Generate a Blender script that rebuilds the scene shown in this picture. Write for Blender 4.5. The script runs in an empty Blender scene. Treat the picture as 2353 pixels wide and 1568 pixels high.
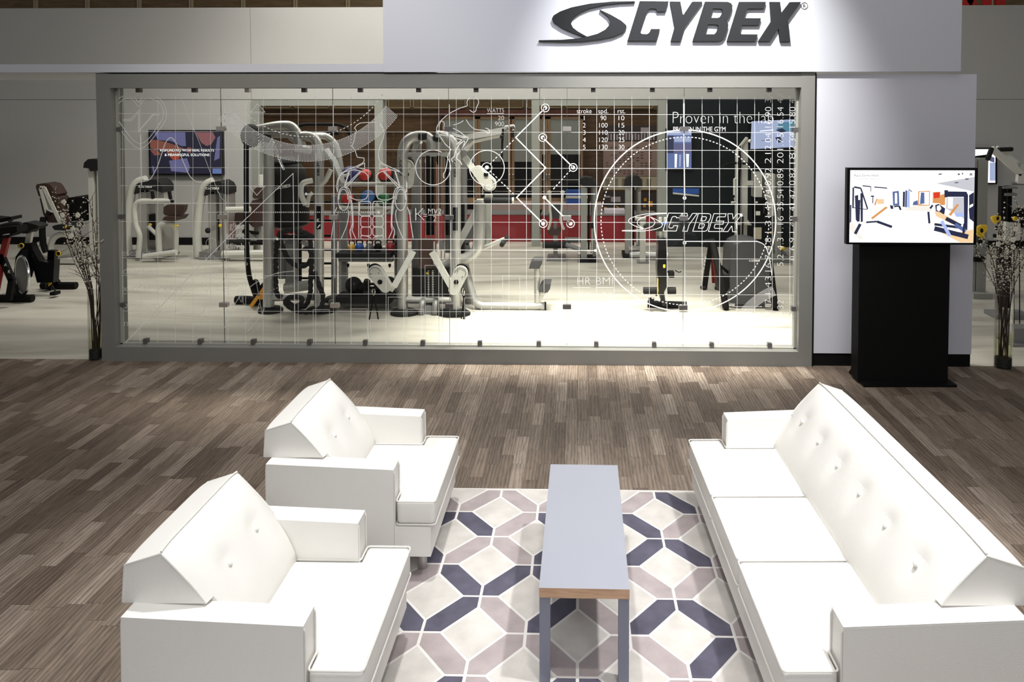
import bpy, bmesh, math, random
from mathutils import Vector, Matrix, Euler
from mathutils.geometry import tessellate_polygon
R = math.radians
random.seed(7)
S = bpy.context.scene
C = S.collection

# ---------------------------------------------------------------- camera
H, F, PX, PY, YAW, PITCH = 2.57, 1800.0, 1285.0, 323.0, 0.0239, R(2.16)
cam = bpy.data.objects.new('camera', bpy.data.cameras.new('camera'))
C.objects.link(cam)
cam.location = (0, 0, H)
cam.rotation_euler = (math.pi/2 - PITCH, 0, YAW)
cam.data.sensor_width = 36
cam.data.lens = 36*F/2353
cam.data.shift_x = -(PX-1176.5)/2353
cam.data.shift_y = (PY-784)/2353
cam.data.clip_end = 200
S.camera = cam
CM = Euler((math.pi/2 - PITCH, 0, YAW)).to_matrix()
def ray(px, py): return CM @ Vector(((px-PX)/F, -(py-PY)/F, -1))
def P(px, py, Y):                       # the point of the plane y=Y that pixel (px,py) sees
    d = ray(px, py); return Vector((0, 0, H)) + d*(Y/d.y)
def G(px, py, z=0.0):                   # the point of the level z that pixel (px,py) sees
    d = ray(px, py); return Vector((0, 0, H)) + d*((z-H)/d.z)

# ---------------------------------------------------------------- light
S.view_settings.view_transform = 'Standard'
S.view_settings.look = 'None'
S.view_settings.gamma = 1
S.view_settings.use_curve_mapping = False
S.view_settings.exposure = 0.0
w = bpy.data.worlds.new('hall'); S.world = w; w.use_nodes = True
bg = w.node_tree.nodes['Background']
bg.inputs[0].default_value = (0.62, 0.60, 0.57, 1); bg.inputs[1].default_value = 0.2
S.cycles.transparent_max_bounces = 32
def area(name, loc, size, power, col=(1, 1, 1), rot=(0, 0, 0), sy=None):
    l = bpy.data.lights.new(name, 'AREA'); l.energy = power; l.color = col; l.size = size
    if sy: l.shape = 'RECTANGLE'; l.size_y = sy
    o = bpy.data.objects.new(name, l); C.objects.link(o); o.location = loc; o.rotation_euler = rot
    return o
def spot(name, loc, at, power, ang, blend=.35, col=(1, 1, 1), r=.08):
    l = bpy.data.lights.new(name, 'SPOT'); l.energy = power; l.color = col
    l.spot_size = R(ang); l.spot_blend = blend; l.shadow_soft_size = r
    o = bpy.data.objects.new(name, l); C.objects.link(o); o.location = loc
    o.rotation_euler = (Vector(at)-Vector(loc)).to_track_quat('-Z', 'Y').to_euler()
    return o
spot('sofa_spotlight', (2.1, 2.9, 6.0), (1.2, 4.0, .4), 1080, 38, .5, (1, .99, .97), .12)
spot('lounge_spotlight', (0.6, 2.0, 6.0), (0.3, 3.8, 0), 330, 56, .6, (1, .98, .95), .15)
spot('chair_spotlight', (-.6, 4.4, 6.2), (-1.1, 4.0, .4), 780, 44, .6, (1, .99, .97), .12)
spot('sign_spotlight', (.95, 5.5, 6.0), (1.1, 7.85, 3.0), 2700, 56, 1.0, (1, .99, .96), .06)
spot('sign_cool_spotlight', (-.6, 4.2, 5.2), (-.6, 7.9, 3.0), 150, 70, .8, (.74, .80, 1), .1)
spot('window_spotlight', (-3.0, 4.6, 5.4), (-2.4, 8, 2.0), 300, 74, .8, (1, .95, .85), .1)
area('gym_edge_light', (-.5, 8.75, 5.6), 5.5, 330, (1, .96, .86), sy=.5).data.spread = R(58)
spot('gym_corner_spotlight', (-5.4, 10.6, 6.8), (-5.8, 12.4, .4), 720, 88, .8, (1, .96, .88), .2)
area('gym_ceiling_light', (-1.6, 12.2, 5.5), 9, 430, (1, .97, .9), sy=4)
area('hall_ceiling_light', (0, 15.9, 7.6), 14, 520, (1, .9, .76), (R(52), 0, 0), 2)
area('rear_fill_light', (.6, -3.5, 6.5), 7, 330, (.97, .98, 1), (R(48), 0, 0), 3)  # unseen fill added behind the camera to lift the sides facing it
area('lounge_ceiling_light', (-.5, 4, 7.0), 9, 150, (1, .98, .96), sy=6)

# ---------------------------------------------------------------- mesh helpers
def circ_frame(d, up=Vector((0, 0, 1))):
    d = d.normalized()
    if abs(d.dot(up)) > .98: up = Vector((1, 0, 0))
    a = d.cross(up).normalized(); return a, a.cross(d).normalized()
def catmull(pts, k=6, closed=False):
    p = [Vector(q) for q in pts]; n = len(p)
    if k <= 1 or n < 3: return p
    out = []
    rng = range(n if closed else n-1)
    for i in rng:
        if closed: a, b, c, d = p[(i-1) % n], p[i], p[(i+1) % n], p[(i+2) % n]
        else: a, b, c, d = p[max(i-1, 0)], p[i], p[i+1], p[min(i+2, n-1)]
        for j in range(k):
            t = j/k
            out.append(.5*((2*b)+(c-a)*t+(2*a-5*b+4*c-d)*t*t+(3*b-a-3*c+d)*t**3))
    if not closed: out.append(p[-1])
    return out
def fillet(pts, r, k=4):
    p = [Vector(q) for q in pts]
    out = [p[0]]
    for i in range(1, len(p)-1):
        a, b, c = p[i-1], p[i], p[i+1]
        u = a-b; v = c-b
        d = min(r, u.length*.48, v.length*.48)
        s = b+u.normalized()*d; e = b+v.normalized()*d
        for j in range(k+1):
            t = j/k; out.append(s*(1-t)**2+b*2*t*(1-t)+e*t*t)
    out.append(p[-1]); return out
class MB:
    def __init__(s): s.bm = bmesh.new(); s.mi = 0; s.wn = False
    def face(s, vs):
        try: f = s.bm.faces.new(vs); f.material_index = s.mi; return f
        except ValueError: return None
    def _bev(s, verts, bev, seg, ang=40):
        if bev <= 0: return
        s.wn = True
        es = {e for v in verts for e in v.link_edges}
        es = [e for e in es if e.is_manifold and e.calc_face_angle(0) > R(ang)]
        bmesh.ops.bevel(s.bm, geom=es, offset=bev, segments=seg, profile=.5, affect='EDGES', clamp_overlap=True, material=-1)
    def hexa(s, p, bev=0, seg=2):            # p: 8 corners, bottom 4 then top 4
        v = [s.bm.verts.new(q) for q in p]
        for i in ((3, 2, 1, 0), (4, 5, 6, 7), (0, 1, 5, 4), (1, 2, 6, 5), (2, 3, 7, 6), (3, 0, 4, 7)): s.face([v[j] for j in i])
        s._bev(v, bev, seg); return s
    def bx(s, x0, x1, y0, y1, z0, z1, bev=0, seg=2):
        x0, x1 = min(x0, x1), max(x0, x1); y0, y1 = min(y0, y1), max(y0, y1); z0, z1 = min(z0, z1), max(z0, z1)
        return s.hexa([(x0, y0, z0), (x1, y0, z0), (x1, y1, z0), (x0, y1, z0), (x0, y0, z1), (x1, y0, z1), (x1, y1, z1), (x0, y1, z1)], bev, seg)
    def box(s, c, size, rot=None, bev=0, seg=2):
        m = Matrix.Translation(c) @ (rot.to_matrix().to_4x4() if rot else Matrix())
        a, b, d = size[0]/2, size[1]/2, size[2]/2
        return s.hexa([m @ Vector(q) for q in ((-a, -b, -d), (a, -b, -d), (a, b, -d), (-a, b, -d), (-a, -b, d), (a, -b, d), (a, b, d), (-a, b, d))], bev, seg)
    def tube(s, pts, r, n=10, closed=False, k=1, fil=0, flat=1.0, r1=None):
        p = [Vector(q) for q in pts]
        if fil: p = fillet(p, fil)
        if k > 1: p = catmull(p, k, closed)
        q = [p[0]]
        for v in p[1:]:
            if (v-q[-1]).length > 1e-5: q.append(v)
        p = q; m = len(p); rings = []; a = None
        for i, c in enumerate(p):
            if closed: d = (p[(i+1) % m]-p[i-1])
            else: d = p[min(i+1, m-1)]-p[max(i-1, 0)]
            d = d.normalized() if d.length > 1e-9 else Vector((0, 0, 1))
            if a is None: a, b = circ_frame(d)
            else:
                a = (a-d*a.dot(d)); a = a.normalized() if a.length > 1e-6 else circ_frame(d)[0]; b = a.cross(d)
            rr = r if r1 is None else r+(r1-r)*i/(m-1)
            rings.append([s.bm.verts.new(c+a*math.cos(t)*rr+b*math.sin(t)*rr*flat) for t in (2*math.pi*j/n for j in range(n))])
        for i in range(m if closed else m-1):
            A, B = rings[i], rings[(i+1) % m]
            for j in range(n): s.face([A[j], A[(j+1) % n], B[(j+1) % n], B[j]])
        if not closed: s.face(list(reversed(rings[0]))); s.face(rings[-1])
        return s
    def cyl(s, a, b, r, r2=None, n=16): return s.tube([a, b], r, n, r1=r2 if r2 is not None else r)
    def rect(s, pts, w, d, up=(0, 1, 0), bev=.006):         # square-section bars along pts; d = size along up
        up = Vector(up)
        for a, b in zip(pts[:-1], pts[1:]):
            a, b = Vector(a), Vector(b); t = (b-a).normalized(); sd = t.cross(up).normalized()*w/2; u = sd.cross(t).normalized()*d/2
            s.hexa([a-sd-u, a+sd-u, a+sd+u, a-sd+u, b-sd-u, b+sd-u, b+sd+u, b-sd+u], bev)
        return s
    def sph(s, c, r, sc=(1, 1, 1), u=18, v=12):
        m = Matrix.Translation(c) @ Matrix.Diagonal((r*sc[0], r*sc[1], r*sc[2], 1))
        g = bmesh.ops.create_uvsphere(s.bm, u_segments=u, v_segments=v, radius=1, matrix=m)
        for f in {f for q in g['verts'] for f in q.link_faces}: f.material_index = s.mi
        return s
    def lathe(s, prof, c=(0, 0, 0), n=24, rot=None):
        m = Matrix.Translation(c) @ (rot.to_matrix().to_4x4() if rot else Matrix()); rings = []
        for (r, z) in prof:
            rings.append([s.bm.verts.new(m @ Vector((r*math.cos(t), r*math.sin(t), z))) for t in (2*math.pi*j/n for j in range(n))])
        for A, B in zip(rings[:-1], rings[1:]):
            for j in range(n): s.face([A[j], A[(j+1) % n], B[(j+1) % n], B[j]])
        s.face(list(reversed(rings[0]))); s.face(rings[-1]); return s
    def poly(s, loops, off=None):            # loops of 3D points (first outer, others holes), optional extrusion vector
        tri = tessellate_polygon([[Vector(p) for p in l] for l in loops])
        flat = [Vector(p) for l in loops for p in l]
        f = [s.bm.verts.new(p) for p in flat]
        for t in tri: s.face([f[i] for i in t])
        if off is not None:
            off = Vector(off); g = [s.bm.verts.new(p+off) for p in flat]
            for t in tri: s.face([g[i] for i in reversed(t)])
            k = 0
            for l in loops:
                n = len(l)
                for i in range(n):
                    a, b = k+i, k+(i+1) % n
                    s.face([f[a], f[b], g[b], g[a]])
                k += n
        return s
    def prism(s, pts, off, bev=0, seg=2):    # closed outline + extrusion as ngons, bevelled
        off = Vector(off)
        f = [s.bm.verts.new(p) for p in pts]; g = [s.bm.verts.new(Vector(p)+off) for p in pts]; n = len(f)
        s.face(f); s.face(list(reversed(g)))
        for i in range(n): s.face([f[(i+1) % n], f[i], g[i], g[(i+1) % n]])
        s._bev(f+g, bev, seg); return s
    def ribbon(s, pts, w, closed=False, nrm=Vector((0, -1, 0))):
        p = [Vector(q) for q in pts]; q = [p[0]]
        for v in p[1:]:
            if (v-q[-1]).length > 1e-6: q.append(v)
        p = q; m = len(p); L = []
        if m < 2: return s
        for i in range(m):
            if closed: a, c = p[i-1], p[(i+1) % m]
            else: a, c = p[max(i-1, 0)], p[min(i+1, m-1)]
            d1 = (p[i]-a); d2 = (c-p[i])
            if d1.length < 1e-9: d1 = d2
            if d2.length < 1e-9: d2 = d1
            d1.normalize(); d2.normalize(); t = d1+d2
            t = t.normalized() if t.length > .3 else d1
            sd = nrm.cross(t).normalized(); k = min(2, 1/max(.35, sd.dot(nrm.cross(d1).normalized())))
            L.append((s.bm.verts.new(p[i]+sd*w/2*k), s.bm.verts.new(p[i]-sd*w/2*k)))
        for i in range(m if closed else m-1):
            A, B = L[i], L[(i+1) % m]; s.face([A[0], A[1], B[1], B[0]])
        return s
    def build(s, name, mats, parent=None, local=False, label=None, smooth=True, ang=35):
        bmesh.ops.recalc_face_normals(s.bm, faces=s.bm.faces[:])
        if smooth:
            for f in s.bm.faces: f.smooth = True
            for e in s.bm.edges:
                if e.is_manifold and e.calc_face_angle(0) > R(ang): e.smooth = False
        me = bpy.data.meshes.new(name)
        if parent is not None and not local:
            root = parent
            while root.parent: root = root.parent
            s.bm.transform((Matrix.Translation(root.location) @ root.rotation_euler.to_matrix().to_4x4()).inverted())
        s.bm.to_mesh(me); s.bm.free()
        for m in (mats if isinstance(mats, (list, tuple)) else [mats]): me.materials.append(m)
        o = bpy.data.objects.new(name, me); C.objects.link(o)
        if parent is not None: o.parent = parent
        if s.wn:
            w_ = o.modifiers.new('even_shading', 'WEIGHTED_NORMAL'); w_.keep_sharp = True
        if label: o['label'] = label
        return o
def thing(name, label, cat, loc=(0, 0, 0), rz=0, group=None):
    o = bpy.data.objects.new(name, None); C.objects.link(o); o.location = loc; o.rotation_euler = (0, 0, rz)
    o.empty_display_size = .1
    o['label'] = label; o['category'] = cat
    if group: o['group'] = group
    return o
def tag(o, label, cat, group=None):
    o['label'] = label; o['category'] = cat
    if group: o['group'] = group
    return o
def struct(o, label=None):
    o['kind'] = 'structure'
    if label: o['label'] = label
    return o
def base_at(o, loc):                     # move a top-level mesh's origin to loc without moving its shape
    loc = Vector(loc); o.data.transform(Matrix.Translation(-loc)); o.location = loc; return o

# ---------------------------------------------------------------- text and marks
def text2d(body, thin=0.0):
    cu = bpy.data.curves.new('t', 'FONT'); cu.body = body; cu.size = 1; cu.offset = thin
    o = bpy.data.objects.new('t', cu); C.objects.link(o)
    dg = bpy.context.evaluated_depsgraph_get(); me = bpy.data.meshes.new_from_object(o.evaluated_get(dg))
    vs = [v.co.copy() for v in me.vertices]; fs = [list(p.vertices) for p in me.polygons]
    bpy.data.objects.remove(o); bpy.data.curves.remove(cu); bpy.data.meshes.remove(me)
    x0 = min(v.x for v in vs); x1 = max(v.x for v in vs)
    return vs, fs, x0, x1
CAPH = None
def cap_h():
    global CAPH
    if CAPH is None: CAPH = max(v.y for v in text2d('H')[0])
    return CAPH
def put_text(mb, body, org, right, up, width=None, height=None, align='l', thin=0.0, thick=0.0):
    """text on a plane; width = printed width, height = font size; org = baseline start (or middle / end by align)"""
    vs, fs, x0, x1 = text2d(body, thin)
    right = Vector(right).normalized(); up = Vector(up).normalized(); org = Vector(org)
    sx = width/(x1-x0) if width else height; sy = height if height else sx
    o = {'l': 0, 'c': .5, 'r': 1}[align]*(x1-x0)
    nrm = right.cross(up)
    f = [mb.bm.verts.new(org+right*(v.x-x0-o)*sx+up*v.y*sy) for v in vs]
    for q in fs: mb.face([f[i] for i in q])
    if thick:
        g = [mb.bm.verts.new(v.co+nrm*thick) for v in f]; cnt = {}
        for q in fs:
            mb.face([g[i] for i in reversed(q)])
            for a, b in zip(q, q[1:]+q[:1]): cnt[(a, b)] = 1
        for a, b in list(cnt):
            if (b, a) not in cnt: mb.face([f[a], f[b], g[b], g[a]])
LOGO = {
 'C': [[(905,12),(1127,15),(1103,92),(1037,92),(1034,75),(1020,70),(985,70),(970,78),(960,95),(912,240),(912,255),(922,264),(960,266),(975,258),(985,245),(993,226),(1062,227),(1035,318),(812,316)]],
 'Y': [[(1138,15),(1217,17),(1235,112),(1242,118),(1308,18),(1388,18),(1253,208),(1220,321),(1145,320),(1176,210)]],
 'B': [[(1407,18),(1580,20),(1605,30),(1617,50),(1612,85),(1590,140),(1562,162),(1582,178),(1587,200),(1565,280),(1545,310),(1515,321),(1314,320)],
       [(1468,71),(1530,72),(1543,85),(1535,115),(1520,138),(1500,143),(1448,142)],[(1430,192),(1500,194),(1512,205),(1497,250),(1480,268),(1410,268)]],
 'E': [[(1668,20),(1872,21),(1858,73),(1740,73),(1725,80),(1706,145),(1835,146),(1820,199),(1690,199),(1675,250),(1680,265),(1695,269),(1812,270),(1797,323),(1577,322)]],
 'X': [[(1902,21),(1980,22),(1990,110),(2056,23),(2139,23),(2041,160),(2061,326),(1984,325),(1972,232),(1966,230),(1905,324),(1817,323),(1914,172)]],
 's1': [[(870,12),(700,14),(520,30),(380,58),(290,90),(240,120),(227,145),(240,175),(300,215),(380,250),(485,287),(498,283),(430,245),(390,215),(375,185),(378,160),(400,130),(450,95),(520,65),(640,38),(760,25),(868,21)]],
 's2': [[(597,76),(680,115),(760,160),(800,195),(805,215),(780,250),(700,285),(600,305),(450,322),(300,323),(123,318),(127,311),(300,308),(420,298),(485,288),(498,284),(580,262),(640,230),(670,195),(677,165),(660,130),(600,82)]],
}
def logo(mb, org, right, up, width, thick=0.0, outline=0.0, word_only=False, nrm=Vector((0, -1, 0))):
    """the emblem and word, centred at org"""
    right = Vector(right).normalized(); up = Vector(up).normalized(); org = Vector(org)
    x0, x1 = (812, 2139) if word_only else (123, 2139)
    k = width/(x1-x0); cx = (x0+x1)/2
    for key, loops in LOGO.items():
        if word_only and key[0] == 's': continue
        L = [[org+right*(x-cx)*k-up*(y-168)*k for x, y in l] for l in loops]
        if outline:
            for l in L: mb.ribbon(l, outline, True, nrm)
        else: mb.poly(L, right.cross(up)*-thick if thick else None)

# ---------------------------------------------------------------- materials
def mat(name, col, rough=.5, metal=0, bump=0, bscale=60, var=0, vscale=8, emit=0, spec=.5, coat=0):
    m = bpy.data.materials.new(name); m.use_nodes = True; nt = m.node_tree; b = nt.nodes['Principled BSDF']
    b.inputs['Base Color'].default_value = (*col, 1); b.inputs['Roughness'].default_value = rough; b.inputs['Metallic'].default_value = metal
    b.inputs['Specular IOR Level'].default_value = spec; b.inputs['Coat Weight'].default_value = coat
    geo = nt.nodes.new('ShaderNodeTexCoord')
    if var:
        n = nt.nodes.new('ShaderNodeTexNoise'); n.inputs['Scale'].default_value = vscale; n.inputs['Detail'].default_value = 4
        nt.links.new(geo.outputs['Object'], n.inputs['Vector'])
        mx = nt.nodes.new('ShaderNodeMix'); mx.data_type = 'RGBA'
        mx.inputs[6].default_value = (*[c*(1-var) for c in col], 1); mx.inputs[7].default_value = (*[min(1, c*(1+var)) for c in col], 1)
        nt.links.new(n.outputs['Fac'], mx.inputs[0]); nt.links.new(mx.outputs[2], b.inputs['Base Color'])
    if bump:
        n = nt.nodes.new('ShaderNodeTexNoise'); n.inputs['Scale'].default_value = bscale; n.inputs['Detail'].default_value = 3
        nt.links.new(geo.outputs['Object'], n.inputs['Vector'])
        bp = nt.nodes.new('ShaderNodeBump'); bp.inputs['Strength'].default_value = bump; bp.inputs['Distance'].default_value = .01
        nt.links.new(n.outputs['Fac'], bp.inputs['Height']); nt.links.new(bp.outputs[0], b.inputs['Normal'])
    if emit:
        b.inputs['Emission Color'].default_value = (*col, 1); b.inputs['Emission Strength'].default_value = emit
        b.inputs['Base Color'].default_value = (.02, .02, .02, 1)
    return m
def glassy(name, tint=(1, 1, 1), gloss=.07, rough=.02):
    m = bpy.data.materials.new(name); m.use_nodes = True; nt = m.node_tree; nt.nodes.clear()
    o = nt.nodes.new('ShaderNodeOutputMaterial'); t = nt.nodes.new('ShaderNodeBsdfTransparent'); t.inputs[0].default_value = (*tint, 1)
    g = nt.nodes.new('ShaderNodeBsdfGlossy'); g.inputs['Roughness'].default_value = rough
    fr = nt.nodes.new('ShaderNodeFresnel'); fr.inputs[0].default_value = 1.45
    ml = nt.nodes.new('ShaderNodeMath'); ml.operation = 'MULTIPLY_ADD'; ml.inputs[1].default_value = gloss*5; ml.inputs[2].default_value = 0
    nt.links.new(fr.outputs[0], ml.inputs[0])
    mx = nt.nodes.new('ShaderNodeMixShader'); nt.links.new(ml.outputs[0], mx.inputs[0]); nt.links.new(t.outputs[0], mx.inputs[1]); nt.links.new(g.outputs[0], mx.inputs[2])
    nt.links.new(mx.outputs[0], o.inputs[0]); return m
def vinyl(name, op, col=(.95, .95, .95)):
    m = bpy.data.materials.new(name); m.use_nodes = True; nt = m.node_tree; nt.nodes.clear()
    o = nt.nodes.new('ShaderNodeOutputMaterial'); t = nt.nodes.new('ShaderNodeBsdfTransparent')
    d = nt.nodes.new('ShaderNodeBsdfDiffuse'); d.inputs[0].default_value = (*col, 1)
    tr = nt.nodes.new('ShaderNodeBsdfTranslucent'); tr.inputs[0].default_value = (*col, 1)
    m1 = nt.nodes.new('ShaderNodeMixShader'); m1.inputs[0].default_value = .5
    nt.links.new(d.outputs[0], m1.inputs[1]); nt.links.new(tr.outputs[0], m1.inputs[2])
    mx = nt.nodes.new('ShaderNodeMixShader'); mx.inputs[0].default_value = op
    nt.links.new(t.outputs[0], mx.inputs[1]); nt.links.new(m1.outputs[0], mx.inputs[2]); nt.links.new(mx.outputs[0], o.inputs[0]); return m
def N(nt, typ, **kw):
    n = nt.nodes.new(typ)
    for k, v in kw.items():
        if k == 'op': n.operation = v
        else: setattr(n, k, v)
    return n
def math_n(nt, op, a, b=None, c=None):
    n = N(nt, 'ShaderNodeMath', op=op)
    for i, v in enumerate((a, b, c)):
        if v is None: continue
        if isinstance(v, (int, float)): n.inputs[i].default_value = v
        else: nt.links.new(v, n.inputs[i])
    return n.outputs[0]
def ramp(nt, fac, stops):
    r = N(nt, 'ShaderNodeValToRGB'); e = r.color_ramp.elements
    while len(e) < len(stops): e.new(.5)
    for q, (p, c) in zip(e, stops): q.position = p; q.color = (*c, 1)
    nt.links.new(fac, r.inputs[0]); return r.outputs[0]
def plank_material():
    m = bpy.data.materials.new('grey_brown_oak_planks'); m.use_nodes = True; nt = m.node_tree; b = nt.nodes['Principled BSDF']
    g = N(nt, 'ShaderNodeNewGeometry'); sp = N(nt, 'ShaderNodeSeparateXYZ'); nt.links.new(g.outputs['Position'], sp.inputs[0])
    x, y = sp.outputs[0], sp.outputs[1]
    xr = math_n(nt, 'DIVIDE', x, .095); row = math_n(nt, 'FLOOR', xr); fx = math_n(nt, 'FRACT', xr)
    w1 = N(nt, 'ShaderNodeTexWhiteNoise', noise_dimensions='1D'); nt.links.new(row, w1.inputs['W'])
    v = math_n(nt, 'ADD', math_n(nt, 'DIVIDE', y, .48), math_n(nt, 'MULTIPLY', w1.outputs[0], 9.7))
    cell = math_n(nt, 'FLOOR', v); fy = math_n(nt, 'FRACT', v)
    cb = N(nt, 'ShaderNodeCombineXYZ'); nt.links.new(row, cb.inputs[0]); nt.links.new(cell, cb.inputs[1])
    w2 = N(nt, 'ShaderNodeTexWhiteNoise', noise_dimensions='3D'); nt.links.new(cb.outputs[0], w2.inputs['Vector'])
    base = ramp(nt, w2.outputs[0], [(0, (.110, .080, .060)), (.35, (.158, .119, .090)), (.75, (.208, .162, .127)), (1, (.275, .223, .180))])
    gv = N(nt, 'ShaderNodeCombineXYZ')
    nt.links.new(math_n(nt, 'MULTIPLY', x, 14), gv.inputs[0]); nt.links.new(math_n(nt, 'MULTIPLY', y, 1.5), gv.inputs[1])
    nt.links.new(math_n(nt, 'MULTIPLY', w2.outputs[0], 37), gv.inputs[2])
    n1 = N(nt, 'ShaderNodeTexNoise'); n1.inputs['Scale'].default_value = 3.4; n1.inputs['Detail'].default_value = 5; n1.inputs['Roughness'].default_value = .65; n1.inputs['Distortion'].default_value = .6
    nt.links.new(gv.outputs[0], n1.inputs['Vector'])
    wv = N(nt, 'ShaderNodeTexWave', bands_direction='X'); wv.inputs['Scale'].default_value = .9; wv.inputs['Distortion'].default_value = 9; wv.inputs['Detail'].default_value = 2; wv.inputs['Detail Scale'].default_value = .6
    nt.links.new(gv.outputs[0], wv.inputs['Vector'])
    gr = math_n(nt, 'ADD', math_n(nt, 'MULTIPLY', n1.outputs[0], 1.7), math_n(nt, 'MULTIPLY', wv.outputs[1], .42))
    gr = math_n(nt, 'SUBTRACT', gr, .08)
    ex = math_n(nt, 'MINIMUM', fx, math_n(nt, 'SUBTRACT', 1, fx)); ey = math_n(nt, 'MINIMUM', fy, math_n(nt, 'SUBTRACT', 1, fy))
    gx = math_n(nt, 'GREATER_THAN', ex, .018); gy = math_n(nt, 'GREATER_THAN', ey, .004)
    gap = math_n(nt, 'ADD', math_n(nt, 'MULTIPLY', math_n(nt, 'MULTIPLY', gx, gy), .45), .55)
    k = math_n(nt, 'MULTIPLY', gr, gap)
    mx = N(nt, 'ShaderNodeVectorMath', op='SCALE'); nt.links.new(base, mx.inputs[0]); nt.links.new(k, mx.inputs[3])
    nt.links.new(mx.outputs[0], b.inputs['Base Color'])
    b.inputs['Roughness'].default_value = .55; b.inputs['Specular IOR Level'].default_value = .3
    bp = N(nt, 'ShaderNodeBump'); bp.inputs['Strength'].default_value = .12; bp.inputs['Distance'].default_value = .004
    nt.links.new(k, bp.inputs['Height']); nt.links.new(bp.outputs[0], b.inputs['Normal'])
    return m
def streaky_floor():
    m = bpy.data.materials.new('pale_marbled_gym_floor'); m.use_nodes = True; nt = m.node_tree; b = nt.nodes['Principled BSDF']
    g = N(nt, 'ShaderNodeNewGeometry'); mp = N(nt, 'ShaderNodeMapping'); mp.inputs['Scale'].default_value = (.35, 1.6, 1); mp.inputs['Rotation'].default_value = (0, 0, .12)
    nt.links.new(g.outputs['Position'], mp.inputs[0])
    n = N(nt, 'ShaderNodeTexNoise'); n.inputs['Scale'].default_value = 1.3; n.inputs['Detail'].default_value = 5; n.inputs['Distortion'].default_value = 1.2
    nt.links.new(mp.outputs[0], n.inputs['Vector'])
    nt.links.new(ramp(nt, n.outputs[0], [(.3, (.28, .265, .225)), (.45, (.41, .39, .335)), (.58, (.49, .468, .405)), (.75, (.56, .535, .47))]), b.inputs['Base Color'])
    b.inputs['Roughness'].default_value = .42; return m
def wood_wall(name, c0, c1, sx=1.2, sz=10):
    m = bpy.data.materials.new(name); m.use_nodes = True; nt = m.node_tree; b = nt.nodes['Principled BSDF']
    g = N(nt, 'ShaderNodeTexCoord'); mp = N(nt, 'ShaderNodeMapping'); mp.inputs['Scale'].default_value = (sx, 1, sz)
    nt.links.new(g.outputs['Object'], mp.inputs[0])
    n = N(nt, 'ShaderNodeTexNoise'); n.inputs['Scale'].default_value = 1.6; n.inputs['Detail'].default_value = 6; n.inputs['Distortion'].default_value = .5
    nt.links.new(mp.outputs[0], n.inputs['Vector']); nt.links.new(ramp(nt, n.outputs[0], [(.3, c0), (.7, c1)]), b.inputs['Base Color'])
    b.inputs['Roughness'].default_value = .5; return m
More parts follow.
